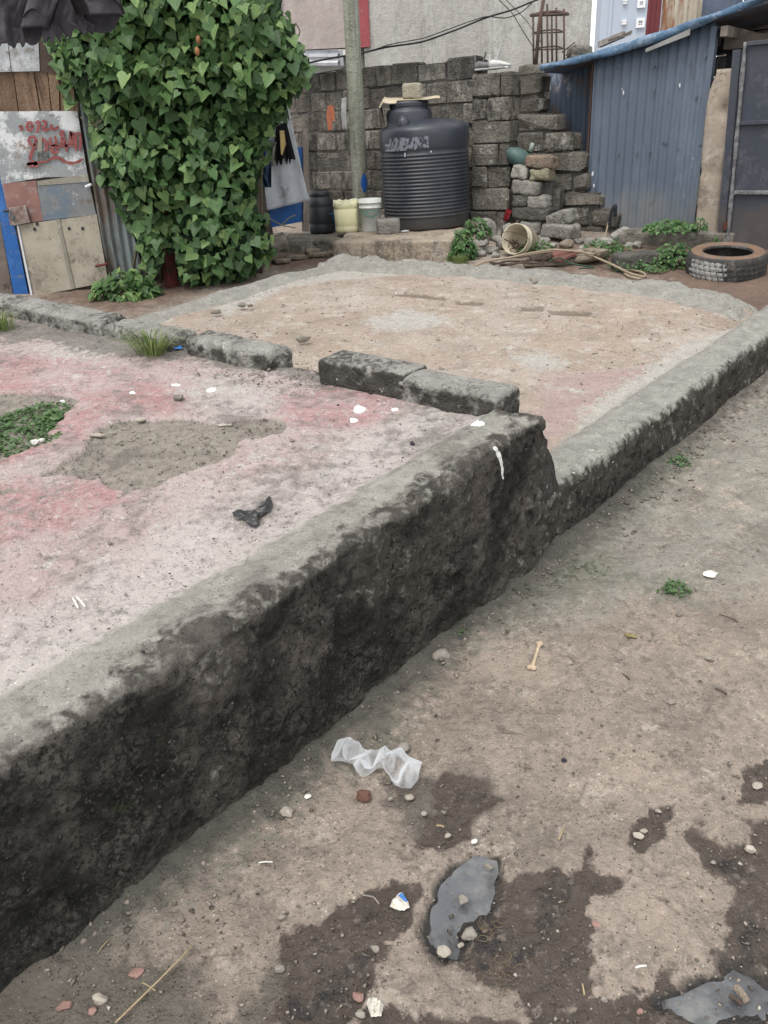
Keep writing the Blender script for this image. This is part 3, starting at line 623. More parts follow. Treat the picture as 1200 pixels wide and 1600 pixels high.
# ---- far apartment block and weathered sheet wall on the right
FB = Wall((16.0, 42.0), (.97, -.22))
m_fb = mat('pale_blue_render', (.40, .45, .52), (.37, .42, .49), s=.4, rough=.9, bump=0, fine=.06)
m_fw = mat('white_trim', (.70, .71, .73), (.66, .67, .69), s=3, rough=.7, bump=0, fine=.05)
fb = empty('apartment_building', FB.w(0, 0), 'distant pale blue apartment block with white framed windows', 'building')
a0, z0 = FB.st(934, 100); a1, z1 = FB.st(1100, 60)
q = MB().prism([FB.w(a0, z0 - 8), FB.w(a1, z0 - 8), FB.w(a1, 22), FB.w(a0, 22)], -FB.n * 9); q.build('wall', m_fb, fb)
q = MB().box(FB.w(FB.st(950, 50)[0], 0, 0), FB.d * .12, FB.n * .06, (0, 0, 22)); q.build('drain_pipe', m_fb, fb)
for (xa, ya, xb, yb) in ((993, 28, 1008, 44), (995, -2, 1009, 13), (971, 31, 979, 39), (973, 0, 980, 7), (997, -32, 1010, -17), (975, -30, 982, -23)):
    a0, z0 = FB.st(xa, yb); a1, z1 = FB.st(xb, ya); fr = empty('win', (0, 0, 0), None, None); bpy.data.objects.remove(fr)
    q = MB(); t = .11; L, Hh = a1 - a0, z1 - z0
    q.box(FB.w(a0, z0), FB.d * L, FB.n * .12, (0, 0, t)); q.box(FB.w(a0, z1 - t), FB.d * L, FB.n * .12, (0, 0, t))
    q.box(FB.w(a0, z0 + t), FB.d * t, FB.n * .12, (0, 0, Hh - 2 * t)); q.box(FB.w(a1 - t, z0 + t), FB.d * t, FB.n * .12, (0, 0, Hh - 2 * t))
    o = q.build('window', m_fw, fb); q = MB().box(FB.w(a0 + t, z0 + t, .01), FB.d * (L - 2 * t), FB.n * .03, (0, 0, Hh - 2 * t)); q.build('pane', m_dark, o)
    q = MB(); nbar = 5 if L > .4 else 2
    for i in range(1, nbar): q.box(FB.w(a0 + t + (L - 2 * t) * i / nbar - .012, z0 + t, .05), FB.d * .024, FB.n * .02, (0, 0, Hh - 2 * t))
    for i in (1, 2): q.box(FB.w(a0 + t, z0 + t + (Hh - 2 * t) * i / 3 - .012, .052), FB.d * (L - 2 * t), FB.n * .02, (0, 0, .03))
    q.build('window_bars', m_fw, o)
def corrugated(name, W, a0, a1, zb, zt, m, par, pitch=.076, amp=.009, out=0., step=.0095, box=True, slope=(0, 0), lean=0.):
    """profiled sheet between a0 and a1; slope = extra height of bottom / top edge per metre"""
    n = max(4, int(abs(a1 - a0) / step)); A = np.linspace(a0, a1, n); rows = 9; P = np.zeros((rows, n, 3))
    for i in range(rows):
        t = i / (rows - 1); z = (zb + slope[0] * (A - a0)) * (1 - t) + (zt + slope[1] * (A - a0)) * t
        s = np.sin(A / pitch * 2 * math.pi); s = np.clip(s * 2.2, -1, 1) if box else s
        o_ = out + amp * s + .008 * np.sin(A * 3 + i * .7) + lean * t
        P[i] = W.p + W.d * A[:, None] + W.n * o_[:, None] + np.stack([0 * z, 0 * z, z], -1)
    back = P[::-1] - W.n * .003
    return link(name, gridmesh(name, np.vstack([P, back])), m, par)
m_rust = mat('rusty_cream_sheet', (.46, .41, .33), (.37, .31, .24), s=3, rough=.8, bump=.1, fine=.2, sc3=(1, 1, .3), layers=[(4., (.26, .12, .06), .6, 6, 25, .6), (6., (.14, .07, .045), .66, 7, 30, .5)])
m_maroon = mat('maroon_sheet', (.16, .035, .04), (.12, .03, .032), s=3, rough=.7, bump=.05, fine=.12)
RS = Wall((3.3, 11.2), (.85, -.50)); rs = empty('sheet_metal_wall', RS.w(0, 0), 'tall rust streaked cream and maroon sheet wall behind blue shed roof', 'wall')
xs = [RS.st(x, 60)[0] for x in (1008, 1029, 1062, 1092, 1150, 1260)]
corrugated('maroon_sheet', RS, xs[0], xs[1], 0, 3.6, m_maroon, rs, pitch=.12, amp=.012)
corrugated('cream_sheet', RS, xs[1], xs[2], 0, 3.6, m_rust, rs, pitch=.11, amp=.014, out=-.02); corrugated('cream_sheet', RS, xs[2], xs[3], 0, 3.6, m_rust, rs, pitch=.11, amp=.014, out=0.)
m_gr = mat('old_grey_boards', (.24, .20, .17), (.16, .135, .115), s=3, rough=.9, bump=.3, bs=40, sc3=(1, 1, .3), layers=[(4., (.33, .30, .27), .6, 6, 25, .6)])
q = MB()
for i in range(9):
    a = xs[3] + i * .22; q = MB().box(RS.w(a, 0, R.uniform(-.03, .02)), RS.d * .205, -RS.n * .03, (0, 0, 3.5 + R.uniform(-.2, .3))); q.build('board', m_gr, rs)
a, z = RS.st(1100, 6); q = MB().box(RS.w(a, z - .3, .05), RS.d * .42, RS.n * .1, (0, 0, .5)); q.build('grey_tarpaulin_bundle', mat('grey_plastic', (.10, .12, .16), rough=.6, bump=.2, bs=20), rs, bevel=.05)

# ---- blue corrugated shed
m_blue = mat('slate_blue_painted_sheet', (.098, .125, .165), (.082, .106, .142), s=2.2, rough=.55, bump=.06, bs=30, spec=.4, fine=.12, sc3=(1, 1, .35), layers=[
    (3.2, (.125, .155, .20), .60, 4, 30, .5, .7), ('z', ((.19, .185, .175), (.11, .125, .145)), .92, -5, 8, .5, .8, .7), (13., (.36, .37, .38), .735, 14, 70, .25), (9., (.055, .06, .07), .70, 8, 30, .4)])
m_blue2 = mat('old_blue_rusty_sheet', (.085, .11, .15), (.07, .09, .12), s=3, rough=.7, bump=.1, fine=.2, sc3=(1, 1, .4), layers=[(3., ((.11, .055, .035), (.16, .085, .055)), .56, 5, 20, .7), (8., (.30, .30, .31), .68, 9, 50, .4)])
sh = empty('corrugated_shed', SHD.p, 'blue corrugated metal shed with sagging blue sheet roof at right', 'shed')
def shst(x, y, o=0): return SHD.st(x, y, o)
aL = shst(919, 260)[0]; aM = shst(1027, 200)[0]; aR = shst(1100, 200)[0]
aM2 = shst(1022, 200)[0]
zb = shst(1000, 358)[1]; zr = lambda a: np.interp(a, [shst(845, 112)[0], shst(1110, 36)[0]], [shst(845, 112)[1], shst(1110, 36)[1]])
sl = (zr(aR) - zr(aL)) / (aR - aL)
corrugated('corrugated_sheet', SHD, aL, aM + .03, zb - .06, zr(aL), m_blue, sh, slope=(0, sl), pitch=.088, amp=.006, out=.004, step=.0068)
corrugated('corrugated_sheet', SHD, aM, aR, zb - .06, zr(aM), m_blue, sh, slope=(0, sl), pitch=.088, amp=.006, out=.018, step=.0068)
a0 = shst(850, 180, -.35)[0]; a1 = shst(922, 180, -.35)[0]
o = corrugated('rusty_sheet', SHD, a0 - .1, a1 + .1, zb - .1, shst(880, 112, -.35)[1], m_blue2, sh, pitch=.12, amp=.012, out=-.35, slope=(0, sl))
o['label'] = 'darker rust stained blue sheet set back at the left'
a1s, z1s = shst(915, 104); a2s, z2s = shst(917, 300)
q = MB().box(SHD.w(aL - .035, zb - .05, -.05), SHD.d * .018, SHD.n * .03, (0, 0, zr(aL) - zb)); q.build('corner_post', mat('dark_rust', (.055, .032, .024), (.09, .05, .035), rough=.85, bump=.2), sh)
q = MB().box(SHD.w(aR - .03, zb - .05, -.05), SHD.d * .05, SHD.n * .08, (0, 0, zr(aR) - zb + .02)); q.build('corner_post', m_blue, sh)
q = MB()
for x, y in ((934, 241), (966, 240), (995, 238), (1015, 237), (1060, 233), (1094, 226), (1021, 142), (1040, 224), (1022, 104), (1088, 151), (1102, 88), (963, 106), (1036, 222)):
    a, z = shst(x, y, .03); q.tube([SHD.w(a, z, .02), SHD.w(a, z, .04)], .012, 6)
q.build('screw_heads', m_frame, sh)
for i, (x, y, s_) in enumerate(((974, 145, .018), (1062, 133, .016), (926, 272, .022), (928, 290, .018), (972, 139, .010))):
    a, z = shst(x, y, .034); n_ = 7; q = MB(); q.prism([SHD.w(a + s_ * .6 * math.cos(t) * R.uniform(.5, 1.1), z + s_ * 1.3 * math.sin(t) * R.uniform(.5, 1.1), .034) for t in np.linspace(0, 5.5, n_)], -SHD.n * .003)
    q.build('paint_chip', m_white, sh)
# roof: sloping sheet with rolled blue tarpaulin edge
m_tarp = mat('faded_blue_tarpaulin', (.085, .155, .245), (.060, .110, .180), s=6, rough=.6, bump=.25, bs=18, fine=.12, layers=[(5., (.22, .29, .37), .60, 4, 30, .6), (9., (.40, .42, .44), .70, 8, 40, .4)])
ra, rz = shst(846, 106, .12); rb, rzb = shst(1196, -4, .12)
n = 60; A = np.linspace(ra, rb + .5, n); sl2 = (rzb - rz) / (rb - ra); rows = 26; P = np.zeros((rows, n, 3))
sag = lambda a: -.05 * np.sin((a - ra) / (rb - ra) * math.pi)
for i in range(rows):
    if i < 12: th = math.pi * 1.35 * (1 - i / 11.); o_ = .16 - .028 + .034 * math.cos(math.pi / 2 - th) * 1.0; zz = .034 * math.sin(math.pi / 2 - th)
    else: o_ = .13 - (i - 11) / 14 * 2.2; zz = .034 + (i - 11) / 14 * .10
    z = rz + sl2 * (A - ra) + sag(A) + zz + .008 * np.sin(A * 3.1 + i * .3) + .004 * np.sin(A * 17 + i * .5)
    P[i] = SHD.p + SHD.d * A[:, None] + SHD.n * (o_ + .010 * np.sin(A * 13 + i * .4))[:, None] + np.stack([0 * z, 0 * z, z], -1)
link('roof_tarpaulin', gridmesh('roof_tarpaulin', P), m_tarp, sh)
q = MB().prism([SHD.w(ra + .02, rz - .045, .10), SHD.w(rb + .5, rzb + sl2 * .5 - .045, .10), SHD.w(rb + .5, rzb + sl2 * .5 - .02, .10), SHD.w(ra + .02, rz - .02, .10)], -SHD.n * 2.2); q.build('roof_sheet', m_blue2, sh)
a0, z0 = shst(1010, 78, .13); a1, z1 = shst(1079, 49, .13)
q = MB().prism([SHD.w(a0, z0 - .02, .15), SHD.w(a1, z1 - .03, .15), SHD.w(a1, z1 + .02, .15), SHD.w(a0, z0 + .01, .15)], -SHD.n * .02); q.build('edge_batten', mat('grey_wood', (.27, .27, .26), (.20, .20, .19), rough=.8, bump=.2), sh)
for dx, nm in ((.12, 'rafter'), (.55, 'rafter'), (1.0, 'rafter')):
    a = aR + dx - .05; z = zr(a) - .12; q = MB().box(SHD.w(a, z, .08), SHD.d * .06, -SHD.n * 2., (0, 0, .08)); q.build(nm, m_gr, sh)
q = MB().box(SHD.w(aR, zr(aR) - .20, -.30), SHD.d * 1.6, -SHD.n * .07, (0, 0, .10)); q.build('cross_beam', m_gr, sh)
# timber lying on the roof
tb = empty('timber_bundle', SHD.w(shst(960, 68)[0], shst(960, 68)[1], -.1), 'weathered timber pieces lying on the blue shed roof', 'timber')
for (xa, ya, xb, yb, w_) in ((934, 74, 972, 58, .05), (950, 66, 984, 54, .022), (960, 64, 986, 51, .02)):
    p0, p1 = SHD.at(xa, ya, -.12), SHD.at(xb, yb, -.12); q = MB().box(p0, p1 - p0, -SHD.n * w_ * 1.5, (0, 0, w_)); q.build('plank', m_gr, tb)
# low concrete ledge under shed and pillar
m_conc = mat('old_concrete', (.205, .190, .160), (.13, .12, .10), s=5, rough=.93, bump=.5, bs=60, spec=.12, fine=.35, speck=.3, layers=[(4., (.30, .285, .25), .6, 6, 40, .6), (5., (.075, .075, .06), .62, 6, 30, .7)])
o = link('concrete_ledge', rough_mesh('ledge', (1.05, .30, .17), 14, .3, .16, 5, 4), m_conc); pp = onp(1056, 380); place(o, pp + (0, 0, -.05), BZ + .25)
tag(o, 'rough concrete ledge at the foot of the blue shed', 'ledge')
# ---- plastered pillar beside the gate
PL = Wall(SHD.w(0, 0, .16), (.79, -.61))
m_pil = mat('crumbling_plaster', (.355, .30, .245), (.27, .225, .18), s=3, rough=.93, bump=.22, bs=60, spec=.12, fine=.25, layers=[(4.5, (.19, .16, .13), .60, 8, 25, .5), (3., (.43, .385, .33), .62, 5, 20, .5), (11., (.12, .105, .09), .68, 9, 40, .3)])
outl = [(1084, 368), (1090, 300), (1096, 235), (1103, 165), (1108, 140), (1118, 116), (1128, 111), (1152, 106), (1155, 116), (1150, 150), (1145, 190), (1141, 225), (1134, 245), (1131, 262), (1127, 290), (1122, 330), (1118, 372)]
ctr = [PL.st(x, y) for x, y in outl]; n = 46; zs = np.linspace(min(c[1] for c in ctr), max(c[1] for c in ctr), n)
lc = sorted([ctr[i] for i in range(0, 6)], key=lambda c: c[1]); rc = sorted([ctr[i] for i in range(8, 17)], key=lambda c: c[1])
ring = 34; P = np.zeros((n, ring, 3))
for i, z in enumerate(zs):
    l = np.interp(z, [c[1] for c in lc], [c[0] for c in lc]); r_ = np.interp(z, [c[1] for c in rc], [c[0] for c in rc]); wd = (r_ - l) / 2; cx = (l + r_) / 2
    for j in range(ring):
        t = 2 * math.pi * j / ring; cxn, syn = math.cos(t), math.sin(t); m_ = max(abs(cxn), abs(syn)); k_ = .93
        P[i, j] = PL.w(cx + wd * cxn / m_ * (k_ + (1 - k_) * m_), z, -.14 + .14 * syn / m_)
Dn = fbm(P, 9, 4, 7) * .007 + fbm(P, 40, 3, 8) * .004
sp = PL.at(1137, 172); Dn -= .05 * np.exp(-(np.linalg.norm(P - sp, axis=2) / .07) ** 2); zc = PL.st(1110, 270)[1]; Dn -= .014 * np.exp(-((P[..., 2] - zc - PL.p[2]) / .05) ** 2) * (1 + fbm(P, 14, 3, 4))
cen = P.mean(1, keepdims=True); nv = P - cen; nv[..., 2] = 0; nv /= np.linalg.norm(nv, axis=2, keepdims=True) + 1e-9; P = P + nv * Dn[..., None]
P = np.concatenate([P, np.repeat(P[-1:].mean(1, keepdims=True), ring, 1)], 0)
tag(link('plaster_pillar', gridmesh('plaster_pillar', P, closed=True), m_pil), 'crumbling tan plaster pillar between blue shed and dark gate', 'pillar')
# ---- gate
m_gate = mat('blue_black_gate_paint', (.030, .036, .050), (.042, .047, .060), s=2.5, rough=.5, bump=.08, bs=30, spec=.4, fine=.15, layers=[(3.4, (.075, .080, .090), .62, 5, 30, .6, .7), (7., (.25, .26, .28), .735, 12, 50, .3, .8), ('z', ((.10, .075, .06), (.06, .05, .045)), .85, -6, 6, .6, .9, .6)])
m_gedge = mat('chipped_grey_edge', (.22, .22, .22), (.07, .07, .08), s=22, rough=.7, bump=.2, bs=60)
gt = empty('metal_gate', PL.at(1170, 390, .05), 'dark blue sheet metal gate leaf with welded bars at right edge', 'gate')
GW = Wall(PL.w(0, 0, .08), (.79, -.61))
pb, ptp = GW.at(1131, 384), GW.at(1167, 70)
a0 = GW.st(1150, 384)[0]; zb_, zt_ = GW.st(1140, 386)[1], GW.st(1180, 66)[1]; gwid = 1.5
# gate post, leaf and bars follow the leaning tube
ga0, ga1 = GW.at(1137, 388), GW.at(1166, 66); gup = ga1 - ga0; g_n = GW.n
q = MB().box(ga0 - GW.d * .10 - g_n * .05, gup * .97, GW.d * .065, g_n * .07); q.build('gate_post', m_gate, gt)
q = MB().tube([ga0 + gup * t + g_n * .03 for t in np.linspace(0, 1, 30)], [.018 + .004 * math.sin(t * 37) for t in range(30)], 8); q.build('frame_tube', m_gedge, gt, smooth=True)
q = MB().box(ga0 + GW.d * .012, gup * .985, GW.d * gwid, g_n * .006); q.build('gate_sheet', m_gate, gt)
for y, m_ in ((188, m_gate), (296, m_gedge), (72, m_gate)):
    t = (386 - y) / 320.; q = MB().box(ga0 + gup * t + GW.d * .02 + g_n * .007, GW.d * gwid, g_n * .035, (0, 0, .034)); q.build('cross_bar', m_, gt, bevel=.004)
q = MB().tube([ga0 + gup * .10 - GW.d * .03 + g_n * .03, ga0 + gup * .14 - GW.d * .028 + g_n * .03], .022, 8); q.build('hinge', mat('rust', (.10, .04, .025), rough=.8, bump=.2), gt)
# structure behind the gate: stone wall and opening with grille
bk = empty('rear_wall', SHD.w(.3, 0, -1.3), 'brown rough stone wall seen under the shed eave above the pillar', 'wall')
k = 0
RWT = SHD.st(1150, 30, -1.3)[1]
for ci in range(int(RWT / .195)):
    a = SHD.st(1108, 60, -1.3)[0] + (.15 if ci % 2 else 0)
    while a < SHD.st(1108, 60, -1.3)[0] + 2.2:
        o = link('block', blockmesh(.30, .2, .18, 3000 + k, r=.015, amp=.012), m_gr if k % 3 else m_block2, bk); place(o, SHD.w(a, .1 + ci * .195, -1.3 + R.uniform(-.02, .02)), BZ); a += .315; k += 1
        if k > 190: break
q = MB().box(SHD.w(aR - .05, 0, -1.33), SHD.d * 2.6, -SHD.n * .1, (0, 0, RWT - .1)); q.build('mortar', m_mortar, bk)
gr = empty('grille_frame', SHD.at(1125, 90, -.5), 'dark metal grille frame in the gap above the pillar', 'grille')
p = lambda x, y: SHD.at(x, y, -.45)
m_blk = mat('black_paint', (.018, .02, .026), (.03, .032, .038), rough=.5, bump=.1)
for nm, a_, b_, w_ in (('upright', (1136, 55), (1134, 115), .07), ('rail', (1104, 87), (1136, 82), .06), ('rail', (1104, 56), (1138, 56), .05)):
    u0, u1 = p(*a_), p(*b_); dd = u1 - u0; q = MB().box(u0, dd, SHD.d * w_ if abs(dd[2]) > .3 else np.array([0, 0, w_]), -SHD.n * .05); q.build(nm, m_blk, gr)
q = MB()
for x in range(1106, 1136, 5): q.tube([p(x, 90), p(x - 2, 130)], .006, 5)
for y in range(92, 130, 8): q.tube([p(1104, y + 2), p(1136, y)], .006, 5)
q.build('wire_grille', m_frame, gr)

# ---- utility pole and cables
m_pole = mat('weathered_green_grey_pole', (.285, .30, .24), (.20, .205, .165), s=6, rough=.85, bump=.4, bs=50, spec=.2, fine=.25, sc3=(1, 1, .08), layers=[(14., (.11, .10, .075), .60, 6, 60, .3, None, .8), ('z', ((.17, .155, .12), (.21, .20, .155)), 1.25, -2, 6, .5, None, .8), (5., (.36, .385, .33), .6, 4, 20, .5)])
pb = onp(566, 356, .05); pz = pb + (0, 0, -.35)
pole = lathe('utility_pole', [(.086, 0), (.088, .3), (.085, 1), (.082, 2), (.080, 3), (.078, 4), (.074, 6)], m_pole, None, pz, 20)
tag(pole, 'weathered grey green wooden utility pole with small blue paint spot', 'pole')
a = math.radians(-58); n = 12; pc = BW.at(567, 285)
dz_ = (CAMP + ray(565, 284) * ((pb - CAMP) @ _f)); zc = dz_[2]
q = MB(); V = []
for i in range(7):
    for j in range(5):
        t = -1.45 + .95 * (i / 6.) ; r_ = .0885; hh = .10 * math.sin(math.pi * (i + .5) / 7) * (j / 4. * 2 - 1)
        V.append((pz[0] + r_ * math.cos(t), pz[1] + r_ * math.sin(t), zc + hh))
q.add(V, [(i * 5 + j, i * 5 + j + 1, (i + 1) * 5 + j + 1, (i + 1) * 5 + j) for i in range(6) for j in range(4)]); q.build('blue_spot', mat('blue_spot_paint', (.02, .10, .36), rough=.6, bump=.1), pole, smooth=True)
m_cable = mat('black_cable', (.018, .018, .02), (.03, .03, .032), rough=.6, bump=0)
dP = (pb - CAMP) @ _f
def dp(x, y, d): return CAMP + ray(x, y) * d
def cable(pts, r, label): o = tubes('overhead_cable', m_cable, smoothp([dp(*p) for p in pts], 70, 3), r, k=6); return tag(o, label, 'cable')
cable([(400, 108, dP + .2), (475, 100, dP), (520, 90, dP - .1), (563, 84, dP - .1), (600, 74, dP), (660, 66, dP + .1), (720, 44, dP + .2), (760, 27, dP + .3), (800, 16, dP + .4), (838, 0, dP + .5), (900, -22, dP + .6)], .011, 'thickest black cable rising right from the pole')
cable([(563, 85, dP - .12), (610, 69, dP), (662, 60, dP + .1), (724, 37, dP + .2), (760, 25, dP + .28), (790, 29, dP + .3), (815, 20, dP + .35), (838, -2, dP + .4)], .006, 'thin cable that sags in a loop below the thick one at top')
cable([(404, 96, dP + .2), (470, 108, dP), (490, 116, dP - .1), (535, 108, dP - .13), (555, 97, dP - .13), (565, 84, dP - .13)], .006, 'thin cable looping below the eave gutter to the pole')
cable([(776, -4, dP + .5), (800, 20, dP + .5), (815, 45, dP + .6), (832, 72, dP + .8)], .005, 'thin dropping cable left of the rebar cage')
cable([(785, -6, dP + .5), (805, 14, dP + .5), (824, 34, dP + .7), (845, 66, dP + .8)], .004, 'thinnest cable crossing just left of the rebar cage')
cable([(481, 97, dP + .1), (484, 130, dP + .15), (486, 160, dP + .2)], .004, 'short wire hanging straight down from gutter end')
# ---- rebar cage
m_rebar = mat('rusted_rebar', (.07, .055, .048), (.12, .075, .055), s=12, rough=.85, bump=.1)
RB = Wall(BW.w(a_pier2 + .2, 0, -.55), (.97, -.25)); rb = empty('rebar_cage', RB.at(855, 112), 'rusty rebar column cage rising behind the broken wall end', 'rebar cage')
for k, (x, yt, o_) in enumerate(((833, 20, 0), (846, 15, -.2), (855, 6, 0), (869, 12, -.2), (881, 14, 0), (862, 24, -.2))):
    q = MB().tube([RB.at(x + 1, 125, o_), RB.at(x, yt, o_)], .011, 6); q.build('bar', m_rebar, rb, smooth=True)
q = MB().tube([RB.at(836, 120, .03), RB.at(842, 40, .03), RB.at(851, -10, .03)], .02, 6); q.build('bent_bar', m_rebar, rb, smooth=True)
for y in (22, 50, 76): 
    q = MB().tube([RB.at(828 if y == 22 else 833, y + 2, .0), RB.at(888 if y == 22 else 881, y, .0), RB.at(870, y - 4, -.2), RB.at(846, y - 2, -.2), RB.at(832, y + 2, 0)], .016 if y == 22 else .008, 6); q.build('tie', m_rebar, rb, smooth=True)
q = MB().tube([RB.at(878, 82, .05), RB.at(898, 66, .05), RB.at(900, 74, .05), RB.at(884, 92, .05)], .007, 5); q.build('tie', m_rebar, rb, smooth=True)
cs = link('column_stub', rough_mesh('column_stub', (.62, .3, .25), 6, .2, .15, 9), m_conc); c = RB.at(857, 118, -.1); place(cs, c - (0, 0, .15), -.25); tag(cs, 'concrete stub under the rebar cage', 'column')
q = MB().box(RB.at(835, 112, -.25) - (0, 0, 2.6), RB.d * .6, RB.n * .3, (0, 0, 2.5)); c2 = q.build('column', m_conc, None, bevel=.02); tag(c2, 'plain column behind stepped wall end carrying the rebar', 'column')
cs2 = link('rubble_heap', rough_mesh('rubble', (.22, .2, .14), 6, .6, .5, 12), m_conc); c = RB.at(905, 78, .0); place(cs2, c - (0, 0, .12), .3); tag(cs2, 'grey rubble lump right of the rebar cage', 'rubble')
cs2b = MB().box(RB.at(893, 92, .08) - (0, 0, 2.4), RB.d * .28, -RB.n * .25, (0, 0, 2.42)).build('column', m_conc, None, bevel=.02); tag(cs2b, 'block column under the rubble lump next to blue roof corner', 'column')
# ================================================================== LEFT SHACK
SH = Wall((-2.38, 7.85), (1, 0))
m_wood = mat('weathered_planks', (.225, .150, .100), (.14, .092, .062), s=5, rough=.85, bump=.35, bs=45, spec=.15, rand=.25, fine=.3, sc3=(1, 1, .1), layers=[(22., (.08, .05, .035), .60, 7, 60, .3), (10., (.30, .21, .15), .62, 6, 30, .3)])
m_dwood = mat('dark_old_wood', (.085, .062, .048), (.055, .042, .034), s=5, rough=.9, bump=.3, bs=40, sc3=(1, 1, .15))
def Q(W, pts, dep, name, m, par, out=0, bevel=.0, label=None):
    q = MB(); q.prism([W.at(x, y, out) for x, y in pts], -W.n * dep); o = q.build(name, m, par, bevel=bevel)
    if label: o['label'] = label
    return o
sk = empty('plank_shack', SH.w(-1.2, 0), 'old plank and sheet metal shack front at left, overgrown by the vine', 'shack')
tops = [(-60, 120), (-22, 120), (13, 117), (52, 118), (75, 118), (92, 118), (112, 119)]
for (x0, x1, xb0, xb1) in ((-70, -22, -52, -8), (-20, 20, -6, 29), (21, 52, 31, 63), (54, 74, 65, 80), (75, 91, 82, 93), (92, 118, 95, 124)):
    Q(SH, [(x0, 112), (x1, 112), (xb1, 182), (xb0, 182)], .025, 'plank', m_wood, sk, out=R.uniform(-.01, .012))
m_band = mat('grey_flaked_sheet', (.33, .34, .35), (.27, .28, .29), s=5, rough=.7, bump=.2, bs=40, layers=[(9., (.16, .14, .12), .62, 8, 40, .4), (6., (.42, .43, .43), .6, 6, 30, .5)])
Q(SH, [(-80, 70), (12, 68), (17, 112), (-70, 114)], .02, 'upper_sheet', m_band, sk, out=.035); Q(SH, [(13, 68), (60, 66), (62, 111), (18, 112)], .02, 'upper_sheet', m_band, sk, out=.028); Q(SH, [(61, 66), (98, 70), (100, 116), (63, 112)], .02, 'upper_sheet', m_dwood, sk, out=.02)
a0, zz = SH.st(-200, 470, -.05); a1, zt = SH.st(412, -80, -.05); a1 = SH.st(395, 300)[0]
q = MB().box(SH.w(a0, -.1, -.10), SH.d * (a1 - a0), -SH.n * .05, (0, 0, zt + .4)); q.build('back_boarding', m_dwood, sk)
q = MB().box(SH.w(a1 - .06, -.1, -.16), SH.d * .05, -SH.n * 1.2, (0, 0, zt + .4)); q.build('side_boarding', m_dwood, sk)
Q(SH, [(-60, 160), (-34, 160), (0, 500), (-60, 500)], .04, 'side_panel', m_dwood, sk, out=0)
m_bfr = mat('bright_blue_paint', (.022, .105, .32), (.02, .085, .26), s=5, rough=.6, bump=.15, bs=40, fine=.15, layers=[(9., (.15, .16, .17), .66, 9, 50, .4), (5., (.05, .15, .38), .6, 6, 30, .4)])
Q(SH, [(-34, 160), (-16, 160), (46, 468), (23, 468)], .08, 'blue_post', m_bfr, sk, out=.03, label='bright blue painted door post')
m_brow = mat('brown_grimy_panel', (.12, .09, .075), (.16, .14, .12), s=4, rough=.85, bump=.2, layers=[(8., (.05, .04, .035), .62, 7, 40, .4)])
Q(SH, [(-90, 300), (-8, 300), (22, 470), (-90, 475)], .03, 'side_panel', m_brow, sk, out=.005)
Q(SH, [(119, 150), (128, 150), (182, 465), (170, 465)], .05, 'door_post', m_dwood, sk, out=.015)
m_rpost = mat('dark_red_painted_post', (.15, .035, .030), (.10, .03, .027), s=6, rough=.75, bump=.2, layers=[(12., (.05, .03, .025), .6, 8, 40, .4)])
Q(SH, [(128, 120), (147, 120), (152, 215), (136, 215)], .05, 'red_post', m_rpost, sk, out=.02)
# corrugated strip right of the door
m_gal = mat('greenish_galvanised_sheet', (.175, .205, .205), (.125, .150, .150), s=3, rough=.65, bump=.12, bs=40, spec=.35, fine=.25, sc3=(1, 1, .2), layers=[(8., (.27, .28, .27), .60, 6, 30, .5), (4., (.10, .075, .055), .64, 6, 30, .5), (14., (.055, .06, .058), .66, 8, 40, .3)])
l0, l1 = SH.st(123, 152, .03), SH.st(172, 462, .03); r0, r1 = SH.st(158, 190, .03), SH.st(236, 470, .03)
n, rows = 90, 30; P = np.zeros((rows, n, 3))
for i in range(rows):
    t = i / (rows - 1); z = l0[1] * (1 - t) + l1[1] * t; aa_ = l0[0] * (1 - t) + l1[0] * t; bb_ = r0[0] * (1 - t) + r1[0] * t
    A = np.linspace(aa_, bb_, n); o_ = .03 + .014 * np.sin((A - aa_) / .075 * 2 * math.pi) + .01 * math.sin(i * .4) + .012 * np.sin(A * 9 + i * .2)
    P[i] = SH.p + SH.d * A[:, None] + SH.n * o_[:, None] + np.array([0, 0, z])
link('corrugated_strip', gridmesh('corrugated_strip', np.vstack([P, P[::-1] - SH.n * .003])), m_gal, sk)
# door
dr = empty('patched_door', SH.at(110, 455, .06), 'patched sheet metal door with red hand painted numbers at left', 'door')
def sheetm(name, c, c2, lay=(), rough=.65): return mat(name, c, c2, s=6, rough=rough, bump=.15, bs=45, spec=.35, fine=.2, layers=[(10., (.13, .095, .07), .66, 8, 50, .4)] + list(lay))
m_d1 = sheetm('grey_white_flaked_sheet', (.26, .275, .275), (.21, .225, .23), [(4.5, (.53, .54, .54), .54, 12, 70, .35), (7., (.20, .155, .125), .66, 9, 50, .4)])
m_d2 = sheetm('brick_red_sheet', (.235, .125, .105), (.19, .10, .085), [(8., (.28, .22, .20), .62, 7, 40, .4)])
m_d3 = sheetm('blue_grey_sheet', (.185, .195, .195), (.15, .155, .15), [(3.5, (.115, .145, .18), .56, 8, 30, .4), (8., (.42, .43, .43), .70, 9, 50, .3)])
m_d4 = sheetm('dirty_cream_sheet', (.36, .33, .265), (.29, .26, .205), [(3.2, (.18, .15, .115), .60, 5, 30, .5), (16., (.05, .04, .03), .71, 12, 60, .2)])
m_d5 = sheetm('tan_strip_sheet', (.25, .235, .19), (.20, .185, .15), [(8., (.38, .37, .33), .62, 7, 40, .4)])
Q(SH, [(-16, 175), (120, 174), (168, 448), (48, 464)], .03, 'door_frame', m_dwood, dr, out=.035)
Q(SH, [(-14, 174), (48, 174), (69, 277), (2, 288)], .008, 'metal_sheet', m_d1, dr, out=.052)
Q(SH, [(48, 173.5), (121, 173.5), (137, 276), (69, 277)], .008, 'metal_sheet', m_d1, dr, out=.056)
